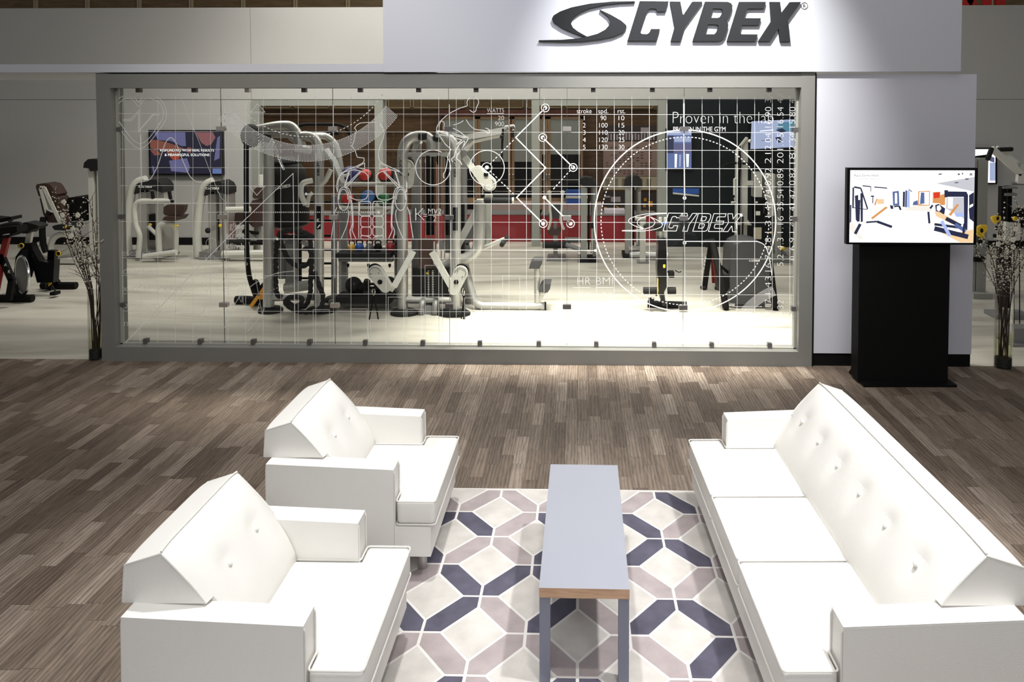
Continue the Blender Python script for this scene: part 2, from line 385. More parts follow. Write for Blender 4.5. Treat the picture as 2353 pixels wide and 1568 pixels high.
M = dict(
 planks=plank_material(), gymfloor=streaky_floor(),
 white=mat('white_leather', (.83, .815, .78), .42, bump=.12, bscale=220, var=.03, vscale=3),
 piping=mat('white_piping', (.76, .745, .71), .5),
 steel=mat('brushed_steel', (.5, .49, .48), .3, .9),
 panel=mat('pale_grey_panel', (.46, .452, .435), .6, var=.03, vscale=1.5),
 signp=mat('white_sign_panel', (.52, .53, .58), .5),
 lilac=mat('pale_lilac_wall_panel', (.56, .56, .62), .55, var=.02, vscale=2),
 frame=mat('grey_metal_window_frame', (.185, .182, .168), .4, var=.06, vscale=2),
 frame2=mat('grey_metal_inner_rail', (.30, .30, .27), .4),
 clamp=mat('dark_nickel_clamp', (.16, .15, .15), .35, .6),
 clampb=mat('bright_nickel_clamp', (.75, .7, .66), .25, .85),
 seam=mat('dark_glass_seam', (.05, .06, .05), .3),
 glass=glassy('clear_glass', (.985, .992, .985), .06), vase=glassy('vase_glass', (.97, .98, .965), .1, .05), water=glassy('vase_water', (.95, .96, .84), .02),
 v1=vinyl('white_vinyl_line', 1.0), v2=vinyl('faint_white_vinyl_line', .5), v3=vinyl('pale_vinyl_line', .3),
 black=mat('matt_black', (.004, .004, .004), .6, spec=.15), gloss=mat('gloss_black', (.004, .004, .005), .2, spec=.25),
 charcoal=mat('charcoal_sign_letter', (.015, .016, .018), .7, spec=.12, var=.12, vscale=200),
 rubber=mat('black_rubber', (.010, .010, .010), .75, spec=.3), bag=mat('black_bag_vinyl', (.008, .007, .006), .55, spec=.3, bump=.3, bscale=6),
 rope=mat('black_rope', (.009, .009, .010), .85, bump=.8, bscale=50),
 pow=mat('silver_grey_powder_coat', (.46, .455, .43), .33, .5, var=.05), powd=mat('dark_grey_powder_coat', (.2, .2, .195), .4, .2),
 cream=mat('cream_grey_shroud', (.55, .545, .49), .45), greens=mat('grey_green_powder_coat', (.285, .29, .262), .5),
 brownpad=mat('dark_brown_upholstery', (.045, .022, .016), .5, bump=.1), blackpad=mat('black_upholstery', (.03, .03, .032), .5),
 chrome=mat('chrome', (.75, .75, .74), .15, 1), copper=mat('copper_rod', (.55, .28, .2), .35, .6),
 yellow=mat('yellow_plastic', (.75, .5, .03), .4), orange=mat('orange_webbing', (.75, .33, .03), .6),
 red=mat('red_rubber', (.55, .03, .02), .5), redp=mat('red_counter_laminate', (.22, .008, .014), .45, var=.15), navy=mat('navy_rubber', (.02, .02, .12), .5),
 blue=mat('blue_rubber', (.03, .15, .42), .5), green=mat('green_rubber', (.02, .18, .05), .5), gold=mat('gold_vinyl', (.6, .35, .04), .4), bluev=mat('blue_vinyl', (.02, .08, .33), .4),
 greyv=mat('grey_vinyl', (.12, .12, .12), .4), maroon=mat('maroon_vinyl', (.3, .02, .03), .4), redleg=mat('dark_red_paint', (.2, .01, .01), .4),
 tabletop=mat('pale_grey_laminate', (.27, .28, .325), .4), tableleg=mat('slate_grey_paint', (.19, .20, .26), .45),
 edge=wood_wall('beech_edge', (.42, .25, .15), (.58, .38, .25), 6, 60),
 woodw=wood_wall('dark_brown_boards', (.075, .042, .018), (.16, .09, .042)), maho=wood_wall('mahogany', (.075, .022, .015), (.14, .05, .03), 10, 1),
 tan=wood_wall('tan_wood', (.28, .17, .09), (.4, .26, .15), 10, 1), hallp=wood_wall('hall_brown_panel', (.1, .065, .03), (.17, .12, .06)), hallm=mat('brass_brown_mullion', (.36, .3, .2), .5),
 paneg=mat('cabinet_glass_reflection', (.34, .37, .35), .15), darkg=mat('dark_cabinet_glass', (.008, .008, .01), .2, spec=.3),  # first pane colour is a pale reflection painted onto clear glass
 darkwall=mat('blue_black_wall_panel', (.006, .010, .012), .45, spec=.3), paper=mat('cream_paper', (.62, .56, .42), .7), pinkp=mat('pinkish_notice_paper', (.40, .29, .26), .7, var=.15, vscale=20), lav=mat('lavender_paper', (.5, .45, .5), .7),
 ink=mat('dark_print', (.05, .04, .04), .6), whiteink=mat('white_print', (.85, .85, .8), .6), blk_emb=mat('black_machine_print', (.02, .02, .02), .5),
 rg_gap=mat('ivory_wool', (.70, .675, .65), .95, bump=.4, bscale=300), rg_pale=mat('pale_stone_wool', (.56, .53, .50), .95, bump=.4, bscale=300, var=.30, vscale=7),
 rg_taupe=mat('taupe_wool', (.37, .32, .32), .95, bump=.4, bscale=300, var=.32, vscale=8), rg_dark=mat('slate_wool', (.085, .08, .115), .95, bump=.4, bscale=300, var=.6, vscale=9),
 bark=mat('dark_bark', (.04, .022, .015), .8), petal=mat('white_petal', (.75, .72, .6), .7), gravel=mat('black_gravel', (.01, .01, .01), .6, bump=1, bscale=80),
 basec=mat('black_skirting', (.004, .004, .004), .6, spec=.15), redtxt=mat('red_sign_letter', (.35, .01, .01), .5),
)
def E(name, c, s=1.0): return mat(name, c, .4, emit=s)
# ================================================================ setting
YF = 7.845            # front plane of the glazed wall
b = MB(); b.bx(-14, 14, -1.5, 7.9, -.1, 0); struct(b.build('floor', M['planks']))
b = MB(); b.bx(-16, 16, 7.9, 24, -.1, -.002); struct(b.build('floor_gym', M['gymfloor']))

# back wall of the stand with its openings
YB = 14.8
def zy(y, Y): return P(1300, y, Y).z
def xx(x, Y, y=400): return P(x, y, Y).x
def wx(x0, x1, y0, y1, Y=YB, d=.12, bev=0, mb=None):   # a slab on plane Y covering picture columns x0..x1, levels y0..y1
    mb = mb or MB(); mb.bx(xx(x0, Y), xx(x1, Y), Y, Y+d, zy(y1, Y), zy(y0, Y), bev); return mb
zt = zy(15, YB); zh = zy(228, YB)
b = MB(); b.bx(-16, xx(581, YB), YB, YB+.12, 0, zh-.012); struct(b.build('wall_back_left', M['panel']))
b = MB(); b.bx(-16, xx(580, YB), YB, YB+.12, zh, zt); b.bx(xx(580.8, YB), xx(1240, YB), YB, YB+.12, zh, zt)
b.bx(xx(1241, YB), 16, YB, YB+.12, zh, zt); b.bx(-16, 16, YB+.02, YB+.1, zh-.012, zh); struct(b.build('wall_back_header', M['panel']))
b = MB(); b.bx(xx(1832, YB), 16, YB, YB+.12, 0, zh-.012); struct(b.build('wall_back_right', M['panel']))
b = MB(); b.bx(xx(1532, YB), xx(1832, YB)-.005, YB-.01, YB+.11, 0, zh-.012)
for x in (1571, 1652, 1734): b.bx(xx(x, YB)-.004, xx(x, YB)+.004, YB-.016, YB-.01, 0, zh-.02)
dw = struct(b.build('wall_back_dark_panel', M['darkwall']))
for i, (x0, x1) in enumerate(((582, 600), (863, 882), (1222, 1240), (1511, 1532))):
    b = MB(); b.bx(xx(x0, YB), xx(x1, YB), YB-.04, YB+.16, 0, zh-.014, .008); struct(b.build('column_%d' % (i+1), M['greens']))
for i, (x0, x1) in enumerate(((600, 863), (1240, 1511))):
    b = MB(); b.bx(xx(x0, YB)+.002, xx(x1, YB)-.002, YB-.03, YB+.14, zy(243, YB), zh-.014, .005); struct(b.build('lintel_%d' % (i+1), M['greens']))
zs = zy(550, YB-.03)
b = MB(); b.bx(-16, xx(581, YB), YB-.03, YB-.001, 0, zs, .004); struct(b.build('baseboard_left', M['basec']))
b = MB(); b.bx(xx(1838, YB), 16, YB-.03, YB-.001, 0, zs, .004); struct(b.build('baseboard_right', M['basec']))

# the hall beyond: a brown folding wall with pale mullions high up behind everything
b = MB(); b.mi = 0; b.bx(-26, 26, 24, 24.2, 0, 12); b.mi = 1
k = -20.0
while k < 20:
    b.bx(k-.06, k-.01, 23.94, 24, 5, 12); b.bx(k+.01, k+.06, 23.94, 24, 5, 12); k += 1.62
b.bx(-26, 26, 23.9, 24, 5.55, 5.7)
struct(b.build('wall_hall', [M['hallp'], M['hallm']]))
b = MB(); zc0 = 5.0
for (x0, x1, x2, x3) in ((2212, 2232, 2236, 2256),):
    a = lambda x, y: P(x, y, 20.0)
    b.poly([[a(2212, 20), a(2230, 20), a(2250, -30), a(2232, -30)]], (0, .15, 0)); b.poly([[a(2232, 20), a(2252, 20), a(2226, -30), a(2206, -30)]], (0, .15, 0))
for x0, x1 in ((2262, 2279), (2292, 2311)): b.poly([[a(x0, 20), a(x1, 20), a(x1, -30), a(x0, -30)]], (0, .15, 0))
o = b.build('red_hall_sign', M['redtxt']); o2 = base_at(o, a(2260, 20)); tag(o2, 'row of big red letters standing above the grey wall, cut off at the top', 'sign')
b = MB(); b.bx(xx(2200, 20), xx(2330, 20), 20.1, 20.3, 0, a(2260, 20).z); struct(b.build('wall_hall_sign_support', M['black']))

ZT0 = zy(168.5, YF)
# canopy beam over the window, sign board, wall beside the window
YS = YF-.03
b = MB(); zc = zy(167, YF); b.bx(-13, P(1000, 160, YF).x, YF, YF+1.95, zc+.008, zy(146, YF), 0); struct(b.build('beam', M['signp']))
zsb = ZT0+.012
x0s, x1s = P(881, 150, YS).x, P(2208, 150, YS).x
sg = thing('hanging_sign_board', 'big white board with dark raised emblem and lettering above the window', 'sign', ((x0s+x1s)/2, YS, zsb))
b = MB(); b.bx(x0s, x1s, YS, YS+.08, zsb, zsb+1.6, .004); b.build('board', M['signp'], sg)
b = MB(); c = P(1200+1131/3.361, 168/3.361, YS); L = P(1236.6, 50, YS); Rr = P(1836.4, 50, YS)
logo(b, c+Vector((0, -.002, 0)), (1, 0, 0), (0, 0, 1), Rr.x-L.x, thick=-.035); b.build('lettering', M['charcoal'], sg, ang=50)
b = MB(); c = P(1848.5, 13.5, YS-.003); n = 24; r = .032
b.tube([c+Vector((math.cos(t), 0, math.sin(t)))*r for t in (2*math.pi*i/n for i in range(n))], .0022, 5, closed=True)
put_text(b, 'R', c+Vector((0, 0, -.017)), (1, 0, 0), (0, 0, 1), height=.046, align='c'); b.build('registered_mark', M['charcoal'], sg)
x0w, x1w = P(1873, 500, YF+.02).x, P(2238, 500, YF+.02).x
b = MB(); zw = zy(171.5, YF+.02); b.bx(x0w, x1w, YF+.02, YF+.14, .13, zw, .006); struct(b.build('wall_right', M['lilac']))
b = MB(); b.bx(x0w, x1w-.005, YF+.03, YF+.12, 0, .13); struct(b.build('baseboard_window_side', M['basec']))

# ================================================================ the glazed wall
X0, X1 = P(227, 500, YF).x, P(1872, 500, YF).x
XI0, XI1 = P(258, 500, YF).x, P(1838, 500, YF).x
ZT, ZI = zy(168.5, YF), zy(201.5, YF)
ZB = P(1050, 803.5, YF).z
win = thing('window_1', 'grey framed glass wall printed with white fitness drawings', 'window', ((X0+X1)/2, YF, 0)); win['kind'] = 'structure'; del win['category']
D = .24
b = MB(); b.bx(X0, XI0, YF, YF+D, 0, ZT, .004); b.build('window_frame_post', M['frame'], win)
b = MB(); b.bx(XI1, X1-.012, YF, YF+D, 0, ZT, .004); b.build('window_frame_post', M['frame'], win)
b = MB(); b.bx(XI0, XI1, YF+.002, YF+D, ZI, ZT-.002, .003); b.build('window_frame_rail', M['frame'], win)
b = MB(); b.bx(XI0, XI1, YF+.002, YF+D, 0, ZB, .003); b.build('window_frame_rail', M['frame'], win)
b = MB(); b.bx(XI0, XI0+.02, YF+.1, YF+.14, ZB, ZI); b.bx(XI1-.02, XI1, YF+.1, YF+.14, ZB, ZI); b.bx(XI0, XI1, YF+.1, YF+.14, ZB, ZB+.012); b.build('glazing_channel', M['frame2'], win)
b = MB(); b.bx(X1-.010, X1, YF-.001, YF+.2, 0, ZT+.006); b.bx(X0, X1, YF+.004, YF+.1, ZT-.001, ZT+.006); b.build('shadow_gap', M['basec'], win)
YG = YF+.12
seams = [508, 765, 1031, 1303, 1572]
sx = [XI0+.022]+[P(s, 300, YG).x for s in seams]+[XI1-.022]
for a, c in zip(sx[:-1], sx[1:]):
    b = MB(); b.bx(a+.003, c-.003, YG, YG+.01, ZB+.014, ZI-.004); b.build('glass_pane', M['glass'], win)
for x in sx[1:-1]:
    b = MB(); b.bx(x-.0015, x+.0015, YG-.001, YG+.011, ZB+.014, ZI-.004); b.build('pane_seam', M['seam'], win)
def clamp(c, w, h, m):
    b = MB(); b.bx(c.x-w/2, c.x+w/2, YG-.022, YG+.03, c.z-h/2, c.z+h/2, .004, 2); b.build('clamp', m, win)
for x in (319, 447, 569, 699, 828, 962, 1094, 1230, 1363, 1499, 1631, 1767):
    c = P(x, 205, YG); c.z = ZI-.018; clamp(c, .045, .05, M['clamp'] if x != 569 else M['clampb'])
for x in (336, 461, 583, 712, 840, 972, 1103, 1238, 1370, 1503, 1635, 1768):
    c = P(x, 792, YG); c.z = ZB+.028; clamp(c, .045, .055, M['clamp'])
for i, x in enumerate(sx[1:-1]):
    for y in (296, 501, 705):
        c = P(1300, y, YG); c.x = x; clamp(c, .085, .045, M['clampb'] if i in (0, 1, 3) and not (i == 3 and y == 705) else M['clamp'])
for x in (sx[0], sx[-1]):
    for y in (298, 501, 706):
        c = P(1300, y, YG); c.x = x; clamp(c, .05, .045, M['clamp'])

# ---- the white print on the glass, traced on the glass plane
YV = YG-.0015
VP_ = lambda x, y: P(x, y, YV)
W = .0062
def draw(name, strokes, m, w=W):
    b = MB()
    for s in strokes:
        pts, closed = s[0], (len(s) > 1 and s[1])
        b.ribbon([VP_(*p) for p in pts], s[2] if len(s) > 2 else w, closed)
    return b.build(name, m, win, smooth=False)
def cm(pts, k=5, closed=False): return [(v.x, v.y) for v in catmull([(x, y, 0) for x, y in pts], k, closed)]
def zm(ox, oy, f, pts): return [(ox+x/f, oy+y/f) for x, y in pts]
def circ(cx, cy, r, a0=0, a1=360, n=64): return [(cx+r*math.cos(R(a)), cy+r*math.sin(R(a))) for a in (a0+(a1-a0)*i/n for i in range(n+1))]
def dashes(pts, on=4.5, off=4.5):
    out = []; cur = [pts[0]]; left = on; pen = True
    for a, c in zip(pts[:-1], pts[1:]):
        L = math.dist(a, c); t = 0
        while L-t > left:
            t += left; q = (a[0]+(c[0]-a[0])*t/L, a[1]+(c[1]-a[1])*t/L)
            if pen: cur.append(q); out.append([cur])
            cur = [q]; pen = not pen; left = on if pen else off
        left -= L-t
        if pen: cur.append(c)
    return out
def circ3(a, b_, c):
    ax, ay = a; bx_, by = b_; cx, cy = c
    d = 2*(ax*(by-cy)+bx_*(cy-ay)+cx*(ay-by))
    ux = ((ax*ax+ay*ay)*(by-cy)+(bx_*bx_+by*by)*(cy-ay)+(cx*cx+cy*cy)*(ay-by))/d
    uy = ((ax*ax+ay*ay)*(cx-bx_)+(bx_*bx_+by*by)*(ax-cx)+(cx*cx+cy*cy)*(bx_-ax))/d
    return ux, uy, math.dist((ux, uy), a)
gx = [282+40.34*i for i in range(39)]
draw('printed_grid', [[[(x, 222), (x, 796)]] for x in gx]+[[[(270, y), (1826, y+3)]] for y in (261, 302, 343, 385, 426.5, 509, 592.5, 633, 675, 715)], M['v1'], .0034)
draw('printed_grid_heavy_lines', [[[(704, 446), (1368, 446)]], [[(325, 467), (1826, 470)]], [[(520, 549), (1570, 551)]], [[(640, 573), (1368, 576)]], [[(673.5, 398), (678, 796)]], [[(674, 398), (562, 506), (284, 792)]]], M['v1'], .0065)
draw('printed_seam_lines', [[[(x, 240), (x+4, 640)]] for x in (516, 765.5, 1032.5)]+[[[(1571, 216), (1573, 455)], False, .012], [[(1573, 558), (1574, 700)]]], M['v1'], .007)
h_out = cm([(265.7,231),(287,219),(306,222),(318.8,234),(331,221),(346,219),(370,230),(382,258.6),(373,288),(320.4,342),(265.7,284)], 5)
h_in = cm([(266,243),(288,227),(306,230),(319,245),(331,229),(347.3,227),(367,237),(375.3,257.5),(366.7,284),(320.4,331),(266.7,269.8)], 5)
ecg = zm(230, 180, 4.9, [(258,478),(350,478),(430,385),(432,604),(600,412),(668,412)]); ecg2 = zm(230, 180, 4.9, [(258,463),(340,463),(441,355),(441,586),(597,400),(668,400)])
draw('printed_heart', [[h_out], [h_in], [ecg], [ecg2]], M['v1'], .0055)
draw('printed_curve', [[cm(zm(230,180,4.9,[(380,1200),(420,1175),(540,1150),(590,1100),(650,980),(700,830),(740,720),(795,668),(850,720),(890,820),(940,950),(1010,1100),(1080,1160),(1150,1170)]))],
  [cm(zm(230,180,4.9,[(900,190),(1020,490),(1120,730),(1210,980),(1290,1180),(1360,1340),(1430,1400)])), False, .004], [[(323.5,310),(325.5,427),(358,427)]]], M['v1'], .008)
draw('printed_arrow', [[[(594,258),(595,428)]], [[(592,238),(576,258),(609,258)], True], [[(573,428),(609,428),(590,449)], True]], M['v1'], .006)
# toothed band and dashed arc
cx, cy, ro = circ3((537,230),(697.5,314),(877,220)); a0 = math.degrees(math.atan2(222-cy, 537-cx)); a1 = math.degrees(math.atan2(215-cy, 880-cx))
draw('printed_dashed_arc', dashes(circ(cx, cy, ro, a0, a1, 90)), M['v1'], .0085)
ix, iy, ir = circ3((514,229),(697,334),(906,213)); ox, oy, orr = circ3((473,227),(700,371),(943,217))
teeth = []; t0 = 141.5; t1 = 37.0; n = 150
for i in range(n+1):
    a = R(t0+(t1-t0)*i/n); pi_ = (ix+ir*math.cos(a), iy+ir*math.sin(a)); po = (ox+orr*math.cos(a), oy+orr*math.sin(a))
    teeth += [po, pi_] if i % 2 else [pi_, po]
draw('printed_toothed_band', [[teeth]], M['v1'], .0048)
jx, jy, jr = circ3((1697.5,717),(1723,689.6),(1761.7,664)); kx, ky, kr = circ3((1723,720),(1742,698),(1764,685)); teeth = []; 
aa = lambda p: math.degrees(math.atan2(p[1]-jy, p[0]-jx)) % 360
s0, s1 = aa((1697.5,717)), aa((1775,661))
for i in range(45):
    a = R(s0+(s1-s0)*i/44); q0 = (jx+jr*math.cos(a), jy+jr*math.sin(a)); q1 = (jx+(jr-22)*math.cos(a), jy+(jr-22)*math.sin(a)); teeth += [q0, q1] if i % 2 else [q1, q0]
draw('printed_toothed_band', [[teeth]], M['v2'], .0045)
# front view of a torso
T1 = lambda pts: zm(720, 180, 5.6, pts); T2 = lambda pts: zm(720, 440, 5.6, pts)
mir = lambda pts: [(2*855.2-x, y) for x, y in pts]
face = T1([(605,575),(560,600),(530,640),(555,675),(540,710),(525,800),(495,880),(525,905),(540,940),(555,985),(565,1015),(600,1022),(650,1025),(655,1060),(635,1090),(560,1130),(430,1180),(350,1230),(310,1310),(297,1400),(310,1470)])
head = T1([(605,575),(700,568),(800,565),(860,590),(895,640),(912,700),(900,770),(865,860),(838,950),(840,1020),(855,1070),(940,1120),(1030,1160),(1100,1190),(1170,1250),(1205,1350),(1205,1400),(1190,1470)])
pec = T1([(470,1185),(530,1178),(610,1195),(660,1210),(700,1250),(706,1300),(706,1500),(680,1550),(620,1568),(550,1565),(490,1540),(478,1480),(455,1420),(405,1390)])
l1, l2 = T1([(405,1390),(600,1200)]), T1([(430,1400),(612,1205)]); l3 = T1([(400,1385),(460,1190)])
shl = T1([(455,1190),(400,1205),(340,1260),(318,1340),(312,1460)])
arm = circ(*T1([(390,1550)])[0], 1, 0, 360, 2); cxa, cya = T1([(390,1550)])[0]
ov = [(cxa+13*math.cos(R(t)), cya+27*math.sin(R(t))) for t in range(0, 360, 12)]; ov2 = [(cxa+10.5*math.cos(R(t))-.5, cya+24*math.sin(R(t))+2) for t in range(180, 372, 12)]
fa, fb = cm(T2([(305,205),(275,280),(262,400),(230,600)])), cm(T2([(445,235),(455,310),(430,440),(360,605)]))
wa, wb = cm(T2([(470,60),(492,130),(505,210),(512,440),(500,500),(545,605)])), cm(T2([(478,110),(495,240),(503,420),(470,510),(487,605)]))
def rr(x0, y0, x1, y1, r=30): 
    p = []
    for (cx_, cy_, a) in ((x1-r, y0+r, -90), (x1-r, y1-r, 0), (x0+r, y1-r, 90), (x0+r, y0+r, 180)):
        p += [(cx_+r*math.cos(R(a+t)), cy_+r*math.sin(R(a+t))) for t in (0, 30, 60, 90)]
    return T2(p)
abs_ = [[rr(*q), True] for q in ((595,128,738,315),(765,128,905,315),(610,320,742,458),(765,320,900,455),(612,460,745,572),(765,460,900,572))]
left = [[pec, True], [l1], [l2], [l3], [shl], [ov, True], [ov2], [fa], [fb], [wa], [wb], [T2([(585,128),(585,600)])], [T1([(660,1090),(560,1145),(635,1168),(660,1165)]), True], [cm(T2([(615,605),(618,570),(700,580),(742,603)]))]]
draw('printed_torso', [[face], [head]]+left+[[mir(s[0])]+s[1:] for s in left]+abs_, M['v1'], .008)
T3 = lambda pts: zm(880, 180, 4.9, pts)
cyc = [cm(T3([(975,355),(1015,382),(1045,365),(1052,330),(1078,270),(1055,225),(1010,212),(965,230),(945,270),(945,310),(870,335),(760,390),(680,450),(620,520),(605,590),(640,650)])),
 T3([(640,650),(700,740),(765,800),(735,860),(718,980),(700,1050),(680,1080),(680,1110),(690,1125)]),
 cm(T3([(935,465),(980,530),(1040,575),(1140,588),(1180,618),(1202,605),(1190,575),(1155,560)])), cm(T3([(905,475),(870,500),(790,528)])),
 cm(T3([(740,625),(900,668),(950,660),(955,690),(900,780),(850,850),(830,900),(870,940),(890,975)])), T3([(640,635),(730,648),(888,695),(830,740),(805,880),(770,910),(785,945)]),
 cm(T3([(785,560),(860,600),(935,660)])), T3([(750,590),(785,618),(925,662)]), cm(T3([(705,630),(640,600),(632,550),(650,490),(680,490),(690,520),(685,560),(700,600)])),
 T3([(730,630),(735,618),(870,660)]), cm(T3([(830,860),(825,820),(850,760),(905,710),(920,720),(890,790),(835,860)]))]
wheels = [[circ(995.3,385,40,-38,300), False, .008], [circ(1118.8,385.7,40), True, .008], [circ(1118.8,385.7,11.5,0,360,32), True, .008]]
draw('printed_cyclist', [[c_] for c_ in cyc]+wheels, M['v1'], .0075)
def dot(b, x, y, r):
    b.poly([[VP_(x+r*math.cos(R(t)), y+r*math.sin(R(t))) for t in range(0, 360, 20)]])
b = MB()
for x, y in ((1253,248),(1247,316),(1317,385),(1248,514),(1311,514)):
    dot(b, x, y, 4.6); b.ribbon([VP_(*q) for q in circ(x, y, 9, 0, 360, 32)], .008, True)
for x, y, r in ((1251,454,4.3),(1118.8,385,4.6),(703.5,446,3.2),(637,549.5,3),(870,488,3),(1368,576,3)): dot(b, x, y, r)
for p in ([(1253,248),(1185,316),(1254,386),(1187,454),(1246,512)], [(1247,316),(1317,385)], [(1251,454),(1311,514)]): b.ribbon([VP_(*q) for q in p], .0125)
for p in ([(1126,377),(1185,317)], [(1126,393),(1187,453)], [(1311,391),(1266,441)]):
    for d_ in dashes(p, 5, 4): b.ribbon([VP_(*q) for q in d_[0]], .0095)
for d_ in dashes([(478,488),(868,488)], 2.2, 2.2): b.ribbon([VP_(*q) for q in d_[0]], .011)
b.build('printed_joint_diagram', M['v1'], win, smooth=False)
b = MB(); b.ribbon([VP_(*q) for q in circ(1574,507.5,208.5,0,360,120)], .012, True)
for d_ in dashes(circ(1574,508,193,0,360,160), 4.2, 4.2): b.ribbon([VP_(*q) for q in d_[0]], .009)
for y in (455, 558): b.ribbon([VP_(*q) for q in circ(1573, y, 3.2, 0, 360, 20)], .009, True)
b.ribbon([VP_(*q) for q in [(1576,555),(1740,555)]+cm([(1740,555),(1756,563),(1766,585),(1775,640)])], .008)
b.build('printed_dial', M['v1'], win, smooth=False)
b = MB(); c = VP_(1569, 511); wd = (VP_(1706,511)-VP_(1431,511)).length
logo(b, VP_(1567, 511), (1, 0, 0), (0, 0, 1), wd, outline=.006)
b.ribbon([VP_(*q) for q in circ(1703, 495, 2.4, 0, 360, 16)], .008, True)
b.build('printed_logo_outline', M['v1'], win, smooth=False)
bars = [(720.5,712,758),(807,710,844.5),(852,735,888),(893,683,932),(936,711,975),(977.6,610,1017),(1068,685,1107),(1112.6,712.6,1151.5),(1155.8,634,1195),(1246,686,1284)]
draw('printed_bar_chart', [[[(x0,797),(x0-1,y),(x1-1,y),(x1,797)]] for x0, y, x1 in bars], M['v2'], .006)
Z6 = lambda pts: zm(520, 480, 4.6125, pts)
quart = cm(Z6([(-20,1260),(40,1110),(130,950),(250,830),(400,735),(550,680),(720,660)]))
draw('printed_quarter_arcs', [[quart, False, .008]]+[[d_[0]] for d_ in dashes(cm(Z6([(430,890),(540,840),(640,822),(740,820)])), 4, 4)]+[[cm(Z6([(350,1000),(320,1100),(240,1180),(150,1260)]))], [cm(Z6([(415,960),(395,1080),(310,1200),(220,1310)]))], [[(572,480+350/4.6),(605,480+1180/4.6)]]], M['v2'], .006)
Z4 = lambda pts: zm(230, 480, 4.6125, pts)
draw('printed_walker', [[cm(Z4([(1145,475),(1145,440),(1122,370),(1140,325),(1185,313),(1225,335),(1232,390),(1246,420),(1225,455),(1190,452)]))],
  [cm(Z4([(1115,490),(1118,600),(1110,700),(1075,780),(1085,840),(1140,870)]))], [cm(Z4([(1175,745),(1140,790),(1150,850)]))],
  [cm(Z4([(1180,510),(1200,500),(1280,560),(1370,605),(1380,590),(1300,545)]))], [cm(Z4([(1200,520),(1300,590),(1380,620),(1540,600),(1560,580),(1530,565)]))],
  [cm(Z4([(1255,600),(1235,680),(1232,750)]))], [cm(Z4([(1255,765),(1400,775),(1490,785),(1515,850),(1520,1010),(1590,1050)]))], [cm(Z4([(1260,790),(1290,780),(1455,805),(1430,830),(1260,860),(1245,830),(1430,815)]))],
  [cm(Z4([(1465,860),(1490,835),(1505,900),(1500,990),(1470,930),(1465,860)]))], [cm(Z4([(1080,1200),(1080,1120),(1110,1050),(1130,880)]))]], M['v2'], .0055)
draw('printed_sketch_lines', [[[(280,792),(330,745),(480,640),(520,603)], False, .005], [[(284,792),(560,506)], False, .004], [cm([(442,770),(500,790),(560,775),(610,742)])], [[(1612,y),(1652,y)] for y in (0,)][0:0] or [[(1612,802),(1652,802)]]]+[[[(1612,y),(1652,y)]] for y in (765,770,775,780,785,790,795)], M['v3'], .005)
# etched text
def gtext(b, body, x, y, w, al='l', thin=-.014, cap=10.5):
    a, c = VP_(x, y), VP_(x+w, y); hh = (VP_(x, y)-VP_(x, y-cap)).length/cap_h()
    put_text(b, body, a, (1, 0, 0), (0, 0, 1), width=None if len(body) == 1 else (c-a).length, height=hh, align=al, thin=thin)
b = MB(); gtext(b, 'Proven in the lab', 1546, 284, 231, 'l', -.028, 27.5); gtext(b, 'PROVEN IN THE GYM', 1547, 302, 120, 'l', -.004, 10.5); b.build('printed_lettering', M['v1'], win, smooth=False)
b = MB(); gtext(b, 'WATTS', 1119, 258.5, 39, cap=9.5); gtext(b, '20', 1158, 276.5, 13.5, 'r'); gtext(b, '900', 1158, 290, 20.5, 'r')
b.ribbon([VP_(1119,261), VP_(1158,261)], .005); b.build('printed_lettering', M['v1'], win, smooth=False)
b = MB(); gtext(b, 'stroke', 1325.5, 260.5, 34); gtext(b, 'spd.', 1374.5, 260.5, 23); gtext(b, 'rst.', 1419.5, 260.5, 17)
for i, (a, c, d) in enumerate((('1','90','10'),('2','100','15'),('3','110','20'),('4','120','25'),('5','130','30'))):
    y = 276.5+16.7*i; gtext(b, a, 1342.5, y, 4 if a == '1' else 6, 'c'); gtext(b, c, 1386.5, y, 13 if i == 0 else 19, 'c'); gtext(b, d, 1428, y, 13, 'c')
b.build('printed_lettering', M['v1'], win, smooth=False)
b = MB(); gtext(b, 'K', 954.5, 508, 15, 'l', -.028, 31); gtext(b, '=', 972.5, 502, 9, cap=14); gtext(b, 'MV2', 984, 491.5, 30, cap=12); gtext(b, '2', 999, 508.5, 8, 'c', cap=12); b.ribbon([VP_(984,494.5), VP_(1014,494.5)], .006)
b.build('printed_lettering', M['v1'], win, smooth=False)
b = MB(); gtext(b, 'glide', 562, 525.5, 35, 'r', -.012, 14.5); gtext(b, 'stride', 562, 548, 42, 'r', -.012, 14.5); gtext(b, 'climb', 562, 573, 41, 'r', -.012, 14.5); b.build('printed_lettering', M['v1'], win, smooth=False)
b = MB(); gtext(b, 'research', 272, 588, 73, 'l', -.008, 15.5); gtext(b, 'education', 272, 630, 90, 'l', -.008, 15.5); gtext(b, 'exercise science', 272, 670, 149, 'l', -.008, 15.5); gtext(b, 'biomechanics', 272, 708, 96, 'l', -.008, 15.5); gtext(b, 'analysis', 274, 750, 71, 'l', -.008, 15.5); b.build('printed_lettering', M['v2'], win, smooth=False)
b = MB(); gtext(b, 'HR', 1357, 655, 30, 'r', -.028, 17.5); gtext(b, 'BMI', 1408, 655, 38, 'r', -.028, 17.5); b.ribbon([VP_(1316,661), VP_(1357,661)], .005); b.ribbon([VP_(1368,661), VP_(1409,661)], .005)
for i, (a, c) in enumerate((('120','30'),('160','25'),('180','23'),('200','18.5'))):
    y = (689, 716.5, 743, 770)[i]; gtext(b, a, 1357.5, y, 36, 'r', -.028, 17); gtext(b, c, 1408, y, 24 if len(c) == 2 else 40, 'r', -.028, 17)
